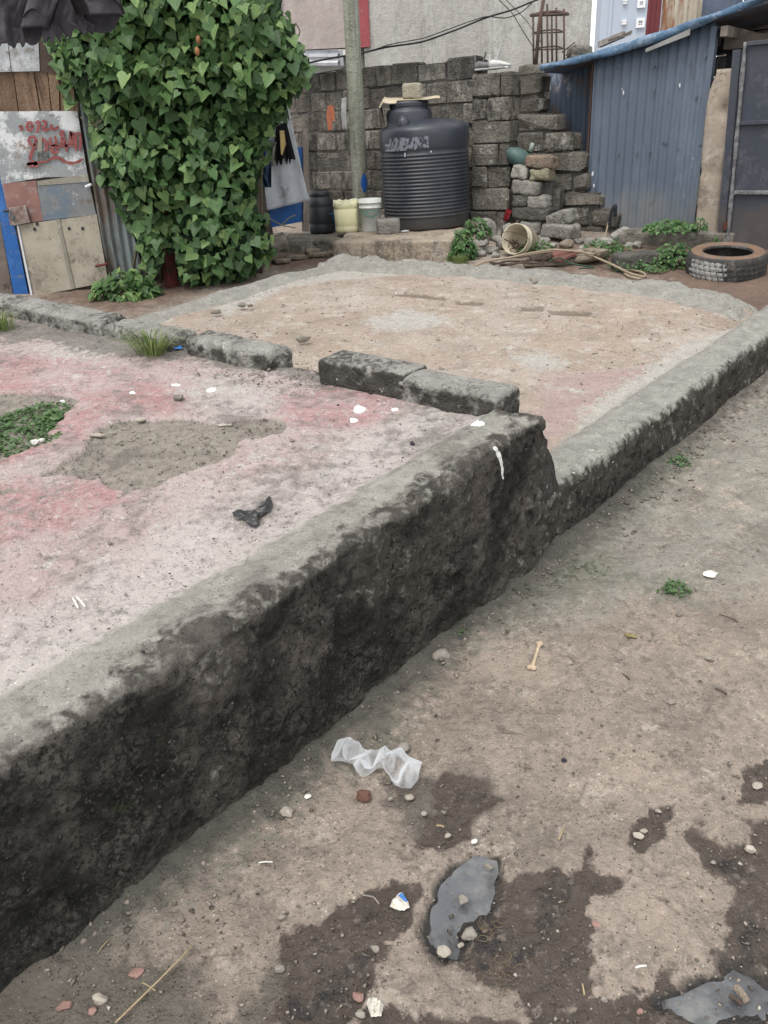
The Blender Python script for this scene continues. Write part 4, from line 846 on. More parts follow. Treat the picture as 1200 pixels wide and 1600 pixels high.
Q(SH, [(3, 287), (56, 282), (67, 345), (16, 352)], .008, 'metal_sheet', m_d2, dr, out=.060, label='brick red sheet patch')
Q(SH, [(57, 283), (137, 272), (139, 284), (59, 290)], .008, 'metal_sheet', m_d5, dr, out=.064)
Q(SH, [(58, 290), (139, 284), (150, 335), (67, 345)], .008, 'metal_sheet', m_d3, dr, out=.058, label='blue grey sheet patch')
Q(SH, [(26, 352), (90, 343), (112, 452), (49, 463)], .008, 'metal_sheet', m_d4, dr, out=.060)
Q(SH, [(93, 343), (151, 335), (169, 441), (115, 451)], .008, 'metal_sheet', m_d4, dr, out=.064)
Q(SH, [(88, 343), (93, 342.5), (117, 451), (112, 452)], .01, 'seam_strip', m_d5, dr, out=.072)
Q(SH, [(26, 352), (28.5, 352), (51, 462), (48, 463)], .01, 'seam_strip', m_white, dr, out=.072)
# staple, lock plate, bolt and hinges
m_lock = mat('battered_plate', (.30, .28, .26), (.16, .10, .08), s=14, rough=.6, bump=.2, metal=.2)
hp = Q(SH, [(13, 325), (40, 321), (47, 348), (20, 353)], .02, 'lock_plate', m_lock, dr, out=.095, bevel=.004)
q = MB().tube([SH.at(6, 330, .07), SH.at(16, 329, .08)], .012, 6); q.build('bolt', m_blk, dr)
q = MB().tube([SH.at(16, 329, .11), SH.at(15, 338, .12), SH.at(19, 345, .11), SH.at(22, 337, .11)], .008, 6).build('padlock_shackle', m_frame, dr)
q = MB().tube([SH.at(134, 292, .08), SH.at(143, 288, .09)], .013, 6); q.build('hinge_pin', m_white, dr); q = MB().tube([SH.at(149, 416, .09), SH.at(168, 412, .09)], .012, 6); q.build('hinge_pin', m_rpost, dr)
for (x, y) in ((54, 358), (58, 350), (129, 357), (108, 357)):
    q = MB(); q.prism([SH.at(x + 2.4 * math.cos(t), y + 3 * math.sin(t), .0665) for t in np.linspace(0, 5.3, 7)], SH.n * .002); q.build('bullet_hole', m_blk, dr)
# hand painted numbers, flat print
m_gra = mat('red_brown_brush_paint', (.19, .045, .045), (.25, .09, .085), s=30, rough=.7, bump=.1, layers=[(40., (.33, .27, .25), .68, 9, 60, .3)])
def stroke(pts, wd, name='painted_number'):
    P = np.array([(20 + x / 7.5, 170 + y / 7.5) for x, y in pts]); P = smoothp(np.c_[P, np.zeros(len(P))], 26, 2)[:, :2]
    V = []; 
    for i in range(len(P)):
        t = P[min(i + 1, len(P) - 1)] - P[max(i - 1, 0)]; t /= np.linalg.norm(t) + 1e-9; nn = np.array([-t[1], t[0]]) * (wd * 1.25 / 7.5 / 2) * (1 + .22 * math.sin(i * 1.7)) * (.75 + .25 * math.sin(math.pi * i / (len(P) - 1)))
        for sgn in (1, -1): V.append(SH.at(*(P[i] + nn * sgn), .0695))
    me = facemesh(name, V, [(2 * i, 2 * i + 1, 2 * i + 3, 2 * i + 2) for i in range(len(P) - 1)]); return link(name, me, m_gra, dr)
def ell(cx, cy, a, b, t0=0, t1=6.5, n=14): return [(cx + a * math.cos(t), cy + b * math.sin(t)) for t in np.linspace(t0, t1, n)]
for pts, wd in ((ell(200, 205, 32, 48), 34), ([(262, 165), (300, 150), (315, 170), (300, 220), (285, 280)], 32), ([(345, 140), (385, 150), (385, 185), (350, 230), (380, 255), (430, 235)], 32),
                ([(455, 180), (445, 225), (480, 240), (530, 225), (520, 200)], 28), (ell(230, 375, 44, 50), 30), ([(270, 410), (240, 470), (210, 540), (200, 600)], 34), ([(340, 345), (380, 380), (400, 440), (385, 510)], 36),
                (ell(470, 375, 38, 52, -1.2, 4.0), 30), (ell(490, 475, 36, 42), 34), (ell(577, 285, 22, 26), 24), ([(560, 420), (575, 340), (600, 340), (605, 420)], 30), ([(510, 430), (560, 440), (640, 430)], 26), ([(625, 380), (630, 500)], 28),
                ([(665, 420), (680, 260), (700, 330), (700, 420)], 30), ([(640, 430), (720, 425)], 24), ([(700, 295), (760, 285), (800, 300)], 22), ([(735, 300), (740, 410), (735, 490)], 30), ([(790, 300), (795, 400), (785, 490)], 28),
                ([(160, 650), (230, 640), (300, 630), (420, 600), (500, 560), (560, 580), (620, 630), (700, 640), (780, 620), (820, 585)], 30), ([(170, 660), (230, 620), (290, 660), (200, 670)], 40), ([(70, 215), (100, 200), (110, 240), (80, 250)], 26)):
    stroke(pts, wd)
Q(SH, [(58, 238), (74, 236), (76, 250), (59, 252)], .001, 'grease_smudge', mat('black_grease', (.03, .03, .028), (.16, .16, .15), s=60, rough=.6), dr, out=.0705)
Q(SH, [(60, 212), (65, 212), (66, 236), (58, 236)], .001, 'pale_drip', m_d5, dr, out=.0702)

# ================================================================== LEAVES
def leaf_pts(kind):
    if kind == 0: return [(0, -.02), (.16, -.17), (.38, -.17), (.56, .02), (.55, .28), (.38, .46), (.24, .68), (.0, .98)]
    if kind == 1: return [(0, -.02), (.15, -.17), (.34, -.18), (.50, -.05), (.64, .20), (.40, .34), (.26, .60), (.0, 1.0)]
    return [(0, -.02), (.18, -.13), (.36, -.06), (.44, .12), (.42, .34), (.30, .58), (.14, .80), (.0, .96)]
def leaf_verts(kind, size, cup, curl):
    pr = leaf_pts(kind); V = []; F = []
    mid = [(0, y) for y in (-.02, .12, .26, .40, .54, .68, .82, 1.0 if kind == 0 else .97)]
    def z(x, y): return cup * abs(x) ** 1.3 - curl * y * y + .04 * math.sin(y * 9 + x * 11)
    for sgn in (1, -1):
        b = len(V)
        for (x, y), (mx, my) in zip(pr, mid):
            V.append((sgn * x * size, y * size, z(x, y) * size)); V.append((0, my * size, (z(0, my)) * size))
        for i in range(7):
            f = (b + 2 * i, b + 2 * i + 1, b + 2 * i + 3, b + 2 * i + 2); F.append(f if sgn > 0 else f[::-1])
    return np.array(V), F
def leaf_basis(nrm, tip):
    n_ = Vector(nrm).normalized(); t_ = Vector(tip); t_ = (t_ - n_ * t_.dot(n_)).normalized(); x_ = t_.cross(n_); return Matrix((x_, t_, n_)).transposed()
def leafcloud(specs, name, m, parent=None, kind='stuff', stalk=False):
    """specs: (position, normal, tip direction, size, leaf kind)"""
    tmpl = [[leaf_verts(k, 1., c, u) for c, u in ((.25, .15), (.5, .12), (-.05, .4))] for k in range(3)]
    Vs, Fs, n0 = [], [], 0
    for p, nr_, tp, s, k in specs:
        V, F = tmpl[k][R.randrange(3)]; B = np.array(leaf_basis(nr_, tp)); W_ = V * s @ B.T + np.array(p); Vs.append(W_); Fs += [tuple(i + n0 for i in f) for f in F]; n0 += len(V)
    me = facemesh(name, np.vstack(Vs), Fs, True)
    bm = bmesh.new(); bm.from_mesh(me); bmesh.ops.remove_doubles(bm, verts=bm.verts, dist=.0002); bm.to_mesh(me); bm.free()
    o = link(name, me, m, parent)
    if kind: o['kind'] = kind
    return o
m_leaf = leafmat('vine_leaf', (.048, .098, .034), (.085, .165, .055), (.21, .31, .11))
m_leafshade = leafmat('vine_leaf_shaded', (.012, .028, .011), (.030, .068, .024), (.048, .095, .034))  # same leaf for the inner layer, its shade put into a darker colour
m_weed = leafmat('weed_leaf', (.055, .120, .042), (.085, .165, .058), (.135, .235, .085))
m_stem = mat('green_brown_stem', (.085, .075, .045), (.12, .11, .06), s=9, rough=.8, bump=.2)
VO = [(78, 62), (70, 30), (100, -5), (90, -90), (425, -90), (425, -5), (446, 30), (462, 70), (478, 98), (474, 130), (450, 150), (440, 168), (420, 205), (424, 232), (404, 262), (398, 300), (404, 330), (418, 360), (424, 390), (404, 415), (370, 432), (330, 438), (300, 443), (280, 430), (255, 415), (240, 430), (229, 418), (220, 385), (207, 345), (178, 300), (158, 262), (146, 215), (140, 170), (120, 120), (100, 105)]
lobes = [(100, 90), (108, 120), (118, 150), (108, 135)]
Pv = np.array(VO, float)
def inside(x, y): return poly_sd(Pv, np.array([x]), np.array([y]))[0]
def leafspec(x, y, out, size):
    p = SH.at(x, y, out); tilt = R.uniform(-.1, 1.25)
    nr_ = np.array([R.gauss(0, .6), -1 + R.gauss(0, .2), .2 + tilt + R.gauss(0, .25)]); tp = np.array([R.gauss(0, .8), R.uniform(-.9, .1), -1.])
    return (p, nr_, tp, size, R.choice((0, 0, 1, 1, 2)))
vine = empty('climbing_vine', SH.at(300, 445, .3), 'dense green climbing vine with lobed leaves covering the shack wall', 'vine')
def bulge(x, y):
    k = vnoise(np.array(x / 55.), np.array(y / 48.), np.array(.5)); k2 = vnoise(np.array(x / 22.), np.array(y / 20.), np.array(3.5))
    e = min(1, max(0, inside(x, y) / 45.)); return .12 + .30 * math.sqrt(e) + .20 * float(k) + .09 * float(k2) + (.12 if y < 150 else 0)
deep, mid_, front = [], [], []
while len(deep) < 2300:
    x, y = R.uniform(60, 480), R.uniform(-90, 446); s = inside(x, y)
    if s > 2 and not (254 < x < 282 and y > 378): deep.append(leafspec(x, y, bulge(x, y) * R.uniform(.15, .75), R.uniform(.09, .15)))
while len(mid_) < 1700:
    x, y = R.uniform(60, 485), R.uniform(-90, 446); s = inside(x, y)
    if s > -5 and not (256 < x < 280 and y > 382): mid_.append(leafspec(x, y, bulge(x, y) * R.uniform(.7, 1.02), R.uniform(.045, .105)))
pts = []
tries = 0
while len(front) < 290 and tries < 60000:
    tries += 1
    x, y = R.uniform(60, 485), R.uniform(-5, 446); s = inside(x, y)
    if s < -7 or (254 < x < 282 and y > 380): continue
    if any((x - a) ** 2 + (y - b) ** 2 < 190 for a, b in pts): continue
    pts.append((x, y)); front.append(leafspec(x, y, bulge(x, y) + R.uniform(-.03, .13), R.uniform(.06, .125)))
for x, y in ((105, 92), (112, 100), (98, 115), (108, 122), (104, 150), (112, 158), (102, 136), (90, 98), (436, 175)): front.append(leafspec(x, y, .12, .12))
leafcloud(deep, 'inner_foliage', m_leafshade, vine); leafcloud(mid_, 'foliage', m_leaf, vine)
lm = []
for k in range(3):
    for c, u in ((.25, .15), (.5, .12), (-.05, .4)):
        V, F = leaf_verts(k, 1., c, u); me = facemesh('leaf', V, F, True); bm = bmesh.new(); bm.from_mesh(me); bmesh.ops.remove_doubles(bm, verts=bm.verts, dist=.001); bm.to_mesh(me); bm.free(); me.materials.append(m_leaf); lm.append(me)
for p, nr_, tp, s, k in front:
    o = bpy.data.objects.new('leaf', lm[k * 3 + R.randrange(3)]); C.objects.link(o); B = leaf_basis(nr_, tp) * s
    o.matrix_world = Matrix.Translation(Vector([float(c) for c in p])) @ B.to_4x4(); o.parent = vine; o.matrix_parent_inverse = vine.matrix_basis.inverted()
for k in range(16):
    x0 = R.uniform(180, 400); pts_ = [SH.at(x0 + R.uniform(-12, 12) + 3 * j * math.sin(k), 440 - j * 52, .04 + .05 * (j > 0)) for j in range(9)]
    o = MB().tube(smoothp(pts_, 30, 3), R.uniform(.006, .014), 5).build('stem', m_stem, vine, smooth=True)
for pts_ in ([(142, 185), (150, 200), (172, 208), (196, 210)], [(126, 182), (135, 198), (148, 196), (165, 184)], [(295, 42), (290, 60), (303, 70)], [(300, 262), (312, 280), (330, 270)], [(455, 70), (470, 50), (462, 36)], [(418, 340), (440, 352), (462, 356)], [(440, 352), (452, 340), (462, 336)]):
    MB().tube(smoothp([SH.at(x, y, .28) for x, y in pts_], 14, 2), .005, 5).build('tendril', m_stem, vine, smooth=True)
q = MB().tube([SH.at(268, 450, .12), SH.at(264, 410, .12), SH.at(260, 300, .10), SH.at(258, 150, .08)], .062, 4); q.build('red_post', m_rpost, sk)
m_fruit = mat('orange_gourd', (.30, .13, .06), (.20, .10, .04), s=20, rough=.5, bump=.05)
for x, y in ((310, 62), (308, 80)):
    c = SH.at(x, y, bulge(x, y) + .14); fr = lathe('gourd_fruit', [(0.001, -.032), (.013, -.026), (.019, -.01), (.02, .006), (.015, .022), (.001, .032)], m_fruit, vine, c, 12)
# ---- weeds
def weed(px, py, w_, h_, n, label, sz=.05, h0=0., m=m_weed, out=None, group=None, dens=1.):
    """bushy weed: pixel foot, width and height in metres"""
    b = out if out is not None else onp(px, py, h0); e = empty('weed', b, label, 'weed', group); sp = []
    for i in range(int(n * 1.7)):
        t = R.random(); a = R.uniform(0, 6.28); r_ = math.sqrt(R.random()) * w_ / 2; z = h_ * (R.random() ** .8) * (1 - (r_ / (w_ / 2)) ** 2 * .7) + .01
        p = b + np.array([r_ * math.cos(a), r_ * math.sin(a) * .6, z]); p[2] += G[1] * r_ * math.sin(a) * .6
        sp.append((p, (math.cos(a) * .5 + R.gauss(0, .3), -.45 + R.gauss(0, .3), 1), (math.cos(a), math.sin(a) - .3, -.25 + R.gauss(0, .2)), sz * .72 * R.uniform(.6, 1.2), R.choice((1, 2, 2))))
    leafcloud(sp, 'foliage', m, e)
    q = MB()
    for i in range(max(4, n // 22)):
        a = R.uniform(0, 6.28); r_ = R.uniform(.1, .4) * w_; q.tube([b, b + np.array([r_ * .5 * math.cos(a), r_ * .3 * math.sin(a), h_ * .5]), b + np.array([r_ * math.cos(a), r_ * .6 * math.sin(a), h_ * .85])], .0035, 4)
    o = q.build('stems', m_stem, e); o['kind'] = 'stuff'; return e
weed(196, 468, .62, .26, 130, 'low leafy vine shoot sprawling at the foot of the metal strip', .11, m=m_leaf)
weed(722, 405, .27, .27, 180, 'leafy weed climbing the right end of the tank base', .065)
weed(745, 372, .26, .20, 60, 'small bright weed beside the tank bottom', .07, h0=.16)
weed(1052, 415, .44, .20, 220, 'dense low weed in front of the concrete ledge', .05)
weed(1046, 362, .50, .10, 150, 'weed growing on the ledge against the blue shed', .055, h0=.16)
weed(946, 398, .50, .14, 110, 'weed beside the small block under the wall end', .05)
weed(985, 420, .40, .10, 100, 'straggly weed below the hose and flat stones', .04)
weed(1093, 362, .16, .12, 40, 'small weed against the pillar foot', .045, h0=.17)
weed(1120, 388, .08, .10, 14, 'tiny sprout at the gate corner', .05)
weed(835, 395, .36, .12, 90, 'weed behind the tipped bucket', .045)
weed(1025, 424, .22, .05, 50, 'sparse creeping weed beside the long kerb stone', .03)
def tuft(b, n, h_, r_, label, name='grass_tuft', m=None, lean=.5):
    q = MB(); e = None
    for i in range(n):
        a = R.uniform(0, 6.28); d = np.array([math.cos(a), math.sin(a), 0]); s0 = b + d * R.uniform(0, r_ * .35); L = h_ * R.uniform(.5, 1.1); k = R.uniform(.2, 1) * lean * 2; w_ = .0028
        sd_ = np.array([-d[1], d[0], 0]) * w_; p1 = s0 + d * L * .35 * k + (0, 0, L * .6); p2 = s0 + d * L * .95 * k + (0, 0, L * (.95 - .25 * k))
        n0 = len(q.V); q.add([s0 - sd_, s0 + sd_, p1 + sd_ * .8, p1 - sd_ * .8, p2], [(0, 1, 2, 3), (3, 2, 4)])
    o = link(name, facemesh(name, q.V, q.F), m or m_grass); tag(o, label, 'grass'); return o
m_grass = leafmat('grass_blade', (.11, .165, .05), (.17, .23, .07), (.27, .29, .13))
gb = Wuv(np.array(-.20), np.array(2.20), np.array(HN + .005))
tuft(onp(238, 554, HN), 150, .17, .22, 'tuft of green grass growing by the broken kerb, beside a blue scrap', lean=1.0)
tuft(onp(4, 516, HN), 110, .15, .2, 'grass tuft at the left picture edge by the kerb')
tuft(onp(716, 413, 0), 160, .11, .32, 'short dry grass at the foot of the tank base weed', lean=.3)
def creeper(px, py, h0, n, rx, ry, label, sz=.022, rot=0):
    b = onp(px, py, h0); e = empty('ground_creeper', b, label, 'weed'); sp = []
    for i in range(n):
        a = R.uniform(0, 6.28); r_ = math.sqrt(R.random()) * (1 - .25 * math.sin(3 * a + 1)); x, y = r_ * rx * math.cos(a), r_ * ry * math.sin(a); x, y = x * math.cos(rot) - y * math.sin(rot), x * math.sin(rot) + y * math.cos(rot)
        p = b + np.array([x, y, G[0] * x + G[1] * y + R.uniform(.002, .03) * (1 - r_ * .5)]); sp.append((p, (R.gauss(0, .4), R.gauss(0, .4), 1), (R.gauss(0, 1), R.gauss(0, 1), 0), sz * R.uniform(.6, 1.3), R.choice((1, 2))))
    leafcloud(sp, 'foliage', m_creep, e)
m_creep = leafmat('creeper_leaf', (.07, .135, .05), (.10, .18, .07), (.15, .24, .10))
creeper(20, 676, HN - .02, 1500, .26, .25, 'creeping green weed filling the hole in the pink floor', .016)
creeper(82, 652, HN - .01, 60, .06, .05, 'small sprig of weed right of the creeping patch', .022)
creeper(1051, 722, .0, 150, .085, .06, 'small flat weed on the path near the lower kerb', .016)
creeper(1054, 922, .0, 120, .06, .05, 'tiny flat weed in the middle of the path', .013)
creeper(725, 985, .01, 50, .05, .05, 'mossy sprig at the wall foot', .010)

# ================================================================== RECESS WITH LAUNDRY
RC = Wall(onp(440, 392)[:2], (.80, -.60))
RC = Wall(onp(470, 385)[:2], (.93, .36))
m_tile = mat('recess_dirt', (.16, .13, .10))
sc_ = empty('blue_screen', RC.at(440, 372), 'bright blue board behind the hanging grey cloth', 'board')
Q(RC, [(405, 230), (474, 230), (474, 346), (412, 358)], .03, 'board', m_bfr, sc_, out=-.08); Q(RC, [(405, 270), (416, 270), (419, 360), (407, 384)], .06, 'post', m_bfr, sc_, out=.0)
Q(RC, [(474, 200), (482, 200), (483, 362), (474, 362)], .05, 'post', m_gr, sc_, out=-.05)
def cloth(name, W, outl, m, label, out=.0, wav=.02, nx=40, ny=40, freq=5., rag=0., cat='cloth', parent=None, seed=0, fold=None):
    """hanging cloth; outl = left edge points and right edge points (top to bottom) in the photograph"""
    Lp, Rp = outl; t = np.linspace(0, 1, ny)
    def ip(Pp): Pp = np.array(Pp, float); d = np.r_[0, np.cumsum(np.hypot(*np.diff(Pp, axis=0).T))]; d /= d[-1]; return np.stack([np.interp(t, d, Pp[:, 0]), np.interp(t, d, Pp[:, 1])], 1)
    Lq, Rq = ip(Lp), ip(Rp); P = np.zeros((ny, nx, 3)); s = np.linspace(0, 1, nx)
    for i in range(ny):
        for j in range(nx):
            x, y = Lq[i] * (1 - s[j]) + Rq[i] * s[j]
            if rag: y += rag * t[i] * float(vnoise(np.array(s[j] * 14 + seed), np.array(.3), np.array(.7)))
            o_ = out + wav * math.sin(s[j] * freq * 2 * math.pi + seed + .8 * math.sin(t[i] * 3)) * (.3 + .7 * t[i]) + .5 * wav * float(vnoise(np.array(s[j] * 9), np.array(t[i] * 7), np.array(seed + .1)))
            if fold is not None: o_ += fold(s[j], t[i])
            P[i, j] = W.at(x, y, o_)
    P = np.vstack([P, P[::-1] - W.n * .004])
    o = link(name, gridmesh(name, P), m, parent)
    if label: tag(o, label, cat)
    return o
def fab(name, c, c2=None, rough=.9, **k): return mat(name, c, c2, s=9, rough=rough, bump=.15, bs=180, spec=.1, fine=.15, **k)
cloth('grey_sheet', RC, ([(418, 150), (418, 200), (412, 300), (417, 329)], [(448, 150), (462, 220), (474, 275), (484, 313)]), fab('pale_grey_tarpaulin', (.44, .47, .50), (.37, .395, .42), .6, layers=[(7., (.20, .21, .22), .64, 7, 40, .5)]), 'pale grey sheet hanging over the blue board', out=.12, wav=.014, freq=2.2)
cloth('black_garment', RC, ([(432, 192), (428, 232), (431, 255)], [(448, 192), (456, 225), (462, 250)]), fab('black_cloth', (.012, .012, .014)), 'small black ragged garment with a yellow panel on the line', out=.20, wav=.018, freq=2, rag=9, seed=3)
cloth('yellow_panel', RC, ([(437, 204), (438, 225), (439, 241)], [(444, 204), (447, 225), (441, 243)]), fab('straw_yellow_cloth', (.52, .40, .18)), None, out=.24, wav=.006, freq=1, nx=10, parent=bpy.data.objects['black_garment'])
cloth('striped_rag', RC, ([(423, 222), (420, 240), (424, 258)], [(432, 222), (430, 240), (430, 260)]), fab('off_white_cloth', (.42, .40, .36), (.10, .10, .10)), 'off white striped rag left of the black garment', out=.22, wav=.02, freq=3, rag=4, nx=14)
cloth('blue_jeans', RC, ([(408, 250), (404, 275), (409, 292)], [(424, 252), (424, 275), (424, 293)]), fab('dark_denim', (.040, .062, .105), (.028, .045, .08)), 'dark blue denim hanging at the edge of the vine', out=.26, wav=.03, freq=2, nx=20)
LW = Wall(BW.w(a_pier - 1.55, 0, .5), (.93, -.36))
m_line = mat('grey_string', (.14, .14, .14), rough=.8, bump=0)
lp = [RC.at(430, 198, .2), RC.at(455, 186, .2), onp(513, 400) * 0 + dp(513, 166, dP - .25), dp(540, 152, dP - .1)]
tag(tubes('clothes_line', m_line, smoothp(lp, 30, 2), .004, k=5), 'thin clothes line from the vine to the pole', 'clothes line')
CL = Wall(dp(516, 300, dP - .25)[:2], (.93, -.2)); m_or = fab('orange_cloth', (.50, .19, .11), (.42, .15, .085))
cloth('orange_rag', CL, ([(512, 165), (510, 182), (513, 204)], [(518, 164), (519, 182), (519, 203)]), m_or, 'faded orange rag hung over the clothes line', out=.01, wav=.004, freq=1.5, nx=12, rag=2)
o = cloth('rag_tail', CL, ([(516, 164), (518, 178), (520, 190)], [(521, 166), (523, 178), (523, 189)]), m_or, None, out=.03, wav=.004, freq=1, nx=8); o.parent = bpy.data.objects['orange_rag']
cloth('white_rag', CL, ([(534, 154), (533, 178), (536, 200)], [(541, 152), (541, 180), (542, 202)]), fab('white_cloth', (.55, .55, .55), (.38, .38, .38)), 'ragged white cloth hanging beside the pole', out=-.02, wav=.008, freq=3, rag=6, nx=16)

# ---- steps and ground slabs in the recess
def stone(px, py, size, label, name='stone', cat='stone', m=None, h=0., seed=None, rz=None, n=5, rnd_=.45, amp=.35, group=None, rx=0, ry=0, sink=.1, base=None, freq=3., ico=False):
    seed = seed if seed is not None else R.randrange(999)
    o = link(name, rough_ico(name, size, amp, seed) if ico else rough_mesh(name, size, n, rnd_, amp, seed, freq), m or m_stone); b = base if base is not None else onp(px, py, h)
    place(o, b + (0, 0, -size[2] * sink), R.uniform(0, 3) if rz is None else rz, rx, ry); return tag(o, label, cat, group)
m_stone = mat('grey_rubble_stone', (.335, .320, .285), (.215, .205, .182), s=5, rough=.93, bump=.6, bs=55, spec=.12, fine=.35, rand=.18, layers=[(9., (.34, .325, .29), .62, 8, 50, .4), (4., (.085, .08, .07), .64, 6, 30, .5)])
m_tstone = mat('tan_stone', (.285, .235, .180), (.20, .165, .128), s=6, rough=.93, bump=.5, bs=60, rand=.15, fine=.35, layers=[(8., (.36, .32, .27), .62, 8, 50, .4), (5., (.11, .095, .075), .64, 6, 30, .5)])
m_rstone = mat('reddish_stone', (.215, .120, .090), (.15, .09, .07), s=6, rough=.93, bump=.4, bs=60, rand=.1)
m_pb = mat('pale_concrete_base', (.40, .335, .26), (.30, .25, .20), s=4, rough=.93, bump=.45, bs=50, spec=.12, fine=.3, sc3=(1, 1, .5), layers=[(7., (.40, .37, .33), .62, 7, 40, .4), (3.5, (.15, .125, .10), .60, 5, 30, .7), (12., (.10, .085, .07), .67, 9, 40, .3)])
c0, c1 = onp(520, 410), onp(708, 407); TB = Wall(c0[:2], (c1 - c0)[:2])
L = np.linalg.norm((c1 - c0)[:2]); o = link('tank_base', rough_mesh('tank_base', (L, 1.25, .42), 26, .14, .07, 77, 5), m_pb); place(o, TB.w(L / 2, -.22, -.60), math.atan2(TB.d[1], TB.d[0])); tag(o, 'low tan concrete base under the black water tank', 'concrete base')
tbz = TB.p[2] + .20
def ontb(x, y): return onz_(x, y, tbz)
def onz_(x, y, z): d = ray(x, y); return CAMP + d * ((z - CAMP[2]) / d[2])
o = link('step', rough_mesh('step', (1.2, .8, .20), 18, .25, .14, 31), m_conc); place(o, onp(470, 388, 0) + (-.1, .25, -.10), -.15); tag(o, 'worn concrete step left of the tank base', 'step')
stone(432, 392, (.34, .26, .14), 'crumpled pale sack lump under the step', 'sack_lump', 'sack', fab('dirty_sack', (.27, .24, .20), (.17, .15, .125)), rz=.2, amp=.8, rnd_=.6, n=8)
for i, (x, y, s_) in enumerate(((500, 400, .22), (462, 404, .20), (488, 394, .14), (520, 398, .12), (440, 410, .17))):
    stone(x, y, (s_, s_ * .7, .04), ('flat broken slab piece nearest the tank base', 'flat slab piece below the step', 'small slab chip against the step', 'slab chip in the corner by the tank base', 'flat piece beside the vine foot')[i], 'slab_piece', 'stone', m_tstone, rz=.1 * i)

# ================================================================== TANK
m_tank = mat('dusty_black_plastic', (.030, .035, .047), (.040, .045, .058), s=3, rough=.42, bump=.04, bs=30, spec=.45, fine=.10, layers=[(3., (.060, .062, .068), .60, 4, 16, .5, .55), ('z', ((.085, .078, .066), (.055, .053, .050)), .80, -5, 9, .4, .75, .8)])
fb_ = ontb(668, 360); vd = fb_ - CAMP; vd[2] = 0; vd /= np.linalg.norm(vd); SCT = FPX / ((fb_ - CAMP) @ _f)
rt = 67.5 / SCT * 1.04; tc = fb_ + vd * rt
tk = empty('water_tank', tc, 'large black ribbed plastic water tank on tan base', 'water tank')
HT = .0
d_sh = CAMP + ray(666, 205) * ((tc - CAMP) @ _f); hsd = d_sh[2] - tc[2]          # shoulder height
prof = [(.001, 0), (rt * .93, 0), (rt * .955, .02), (rt * .97, .115 * hsd)]
nz = 18; z0r, z1r = .12 * hsd, .79 * hsd; st_ = (z1r - z0r) / nz
for i in range(nz):
    z = z0r + i * st_
    for f_, rr in ((.0, .972), (.15, .975), (.32, .994), (.5, 1.0), (.68, .994), (.85, .975)): prof.append((rt * rr, z + f_ * st_))
prof += [(rt * .965, z1r), (rt * .985, z1r + .03), (rt, z1r + .05), (rt * 1.0, hsd - .03), (rt * .993, hsd + .01), (rt * .965, hsd + .038), (rt * .90, hsd + .060), (rt * .75, hsd + .085), (rt * .55, hsd + .11), (rt * .4, hsd + .12), (.001, hsd + .125)]
def tankfn(P, A): return P
body = lathe('tank_body', prof, m_tank, tk, tc, 72)
nc_ = tc - np.array([.15, 0, 0]) * rt / .5 - vd * .07
neck = lathe('neck', [(rt * .52, hsd + .02), (rt * .50, hsd + .10), (rt * .49, hsd + .19), (rt * .46, hsd + .215), (rt * .42, hsd + .22), (rt * .42, hsd + .24), (rt * .44, hsd + .25), (rt * .42, hsd + .26), (rt * .44, hsd + .27), (rt * .42, hsd + .28), (rt * .40, hsd + .29), (.001, hsd + .295)], m_tank, tk, nc_, 48)
hb_ = nc_ - vd * rt * .47 - np.array([.06, 0, 0]); MBq = MB().tube([hb_ + (0, 0, hsd - .0), hb_ + (0, 0, hsd + .10), hb_ + vd * .02 + (0, 0, hsd + .15)], [.068, .066, .045], 12); MBq.build('inlet_boss', m_tank, tk, smooth=True)
for a_, nm in ((.25, 'shoulder_rib'), (1.2, 'shoulder_rib'), (2.2, 'shoulder_rib')):
    dd = np.array([math.cos(a_ - .3), math.sin(a_ - .3), 0]); MB().tube([tc + dd * rt * .99 + (0, 0, hsd - .10), tc + dd * rt * .965 + (0, 0, hsd + .03), tc + dd * rt * .6 + (0, 0, hsd + .095)], [.01, .028, .02], 8).build(nm, m_tank, tk, smooth=True)
# remains of a white printed label wrapping the front
m_lab = mat('scratched_white_print', (.21, .22, .25), (.17, .18, .21), s=20, rough=.6, bump=0, fine=.1)
va = math.atan2(-vd[1], -vd[0]); z_l0, z_l1 = hsd * .825, hsd * .955
n_u, n_v = 110, 26; Vq = []; Fq = []
for i in range(n_u + 1):
    for j in range(n_v + 1):
        th = va - 1.02 + 1.12 * i / n_u; z = z_l0 + (z_l1 - z_l0) * j / n_v; Vq.append((tc[0] + (rt + .0025) * math.cos(th), tc[1] + (rt + .0025) * math.sin(th), tc[2] + z))
for i in range(n_u):
    for j in range(n_v):
        k_ = float(vnoise(np.array(i / 4.), np.array(j / 7.), np.array(.2))) + .7 * float(vnoise(np.array(i / 1.2), np.array(j / 4.), np.array(5.2))) + .5 * float(vnoise(np.array(i / 16.), np.array(.5), np.array(7.2)))
        if i < n_u * .16 and j > n_v * .55: continue
        lim = -.42 + .55 * (i / n_u) ** 2 + (.25 if j > n_v - 3 or j < 2 else 0)
        if k_ > lim: Fq.append((i * (n_v + 1) + j, (i + 1) * (n_v + 1) + j, (i + 1) * (n_v + 1) + j + 1, i * (n_v + 1) + j + 1))
o = link('printed_label', facemesh('printed_label', Vq, Fq), m_lab, tk); o['kind'] = 'stuff'
for i, (dx, zf) in enumerate(((-.22, .795), (-.22, .775), (.16, .80))):
    th = va + dx * 1.5 - .1; c = tc + np.array([math.cos(th), math.sin(th), 0]) * (rt + .004) + (0, 0, hsd * zf); MB().box(c - (.006, 0, .008), (.012, 0, 0), (0, .004, 0), (0, 0, .016)).build('white_fleck', m_white, tk)
tk.rotation_euler = (0, math.radians(-1.3), 0)
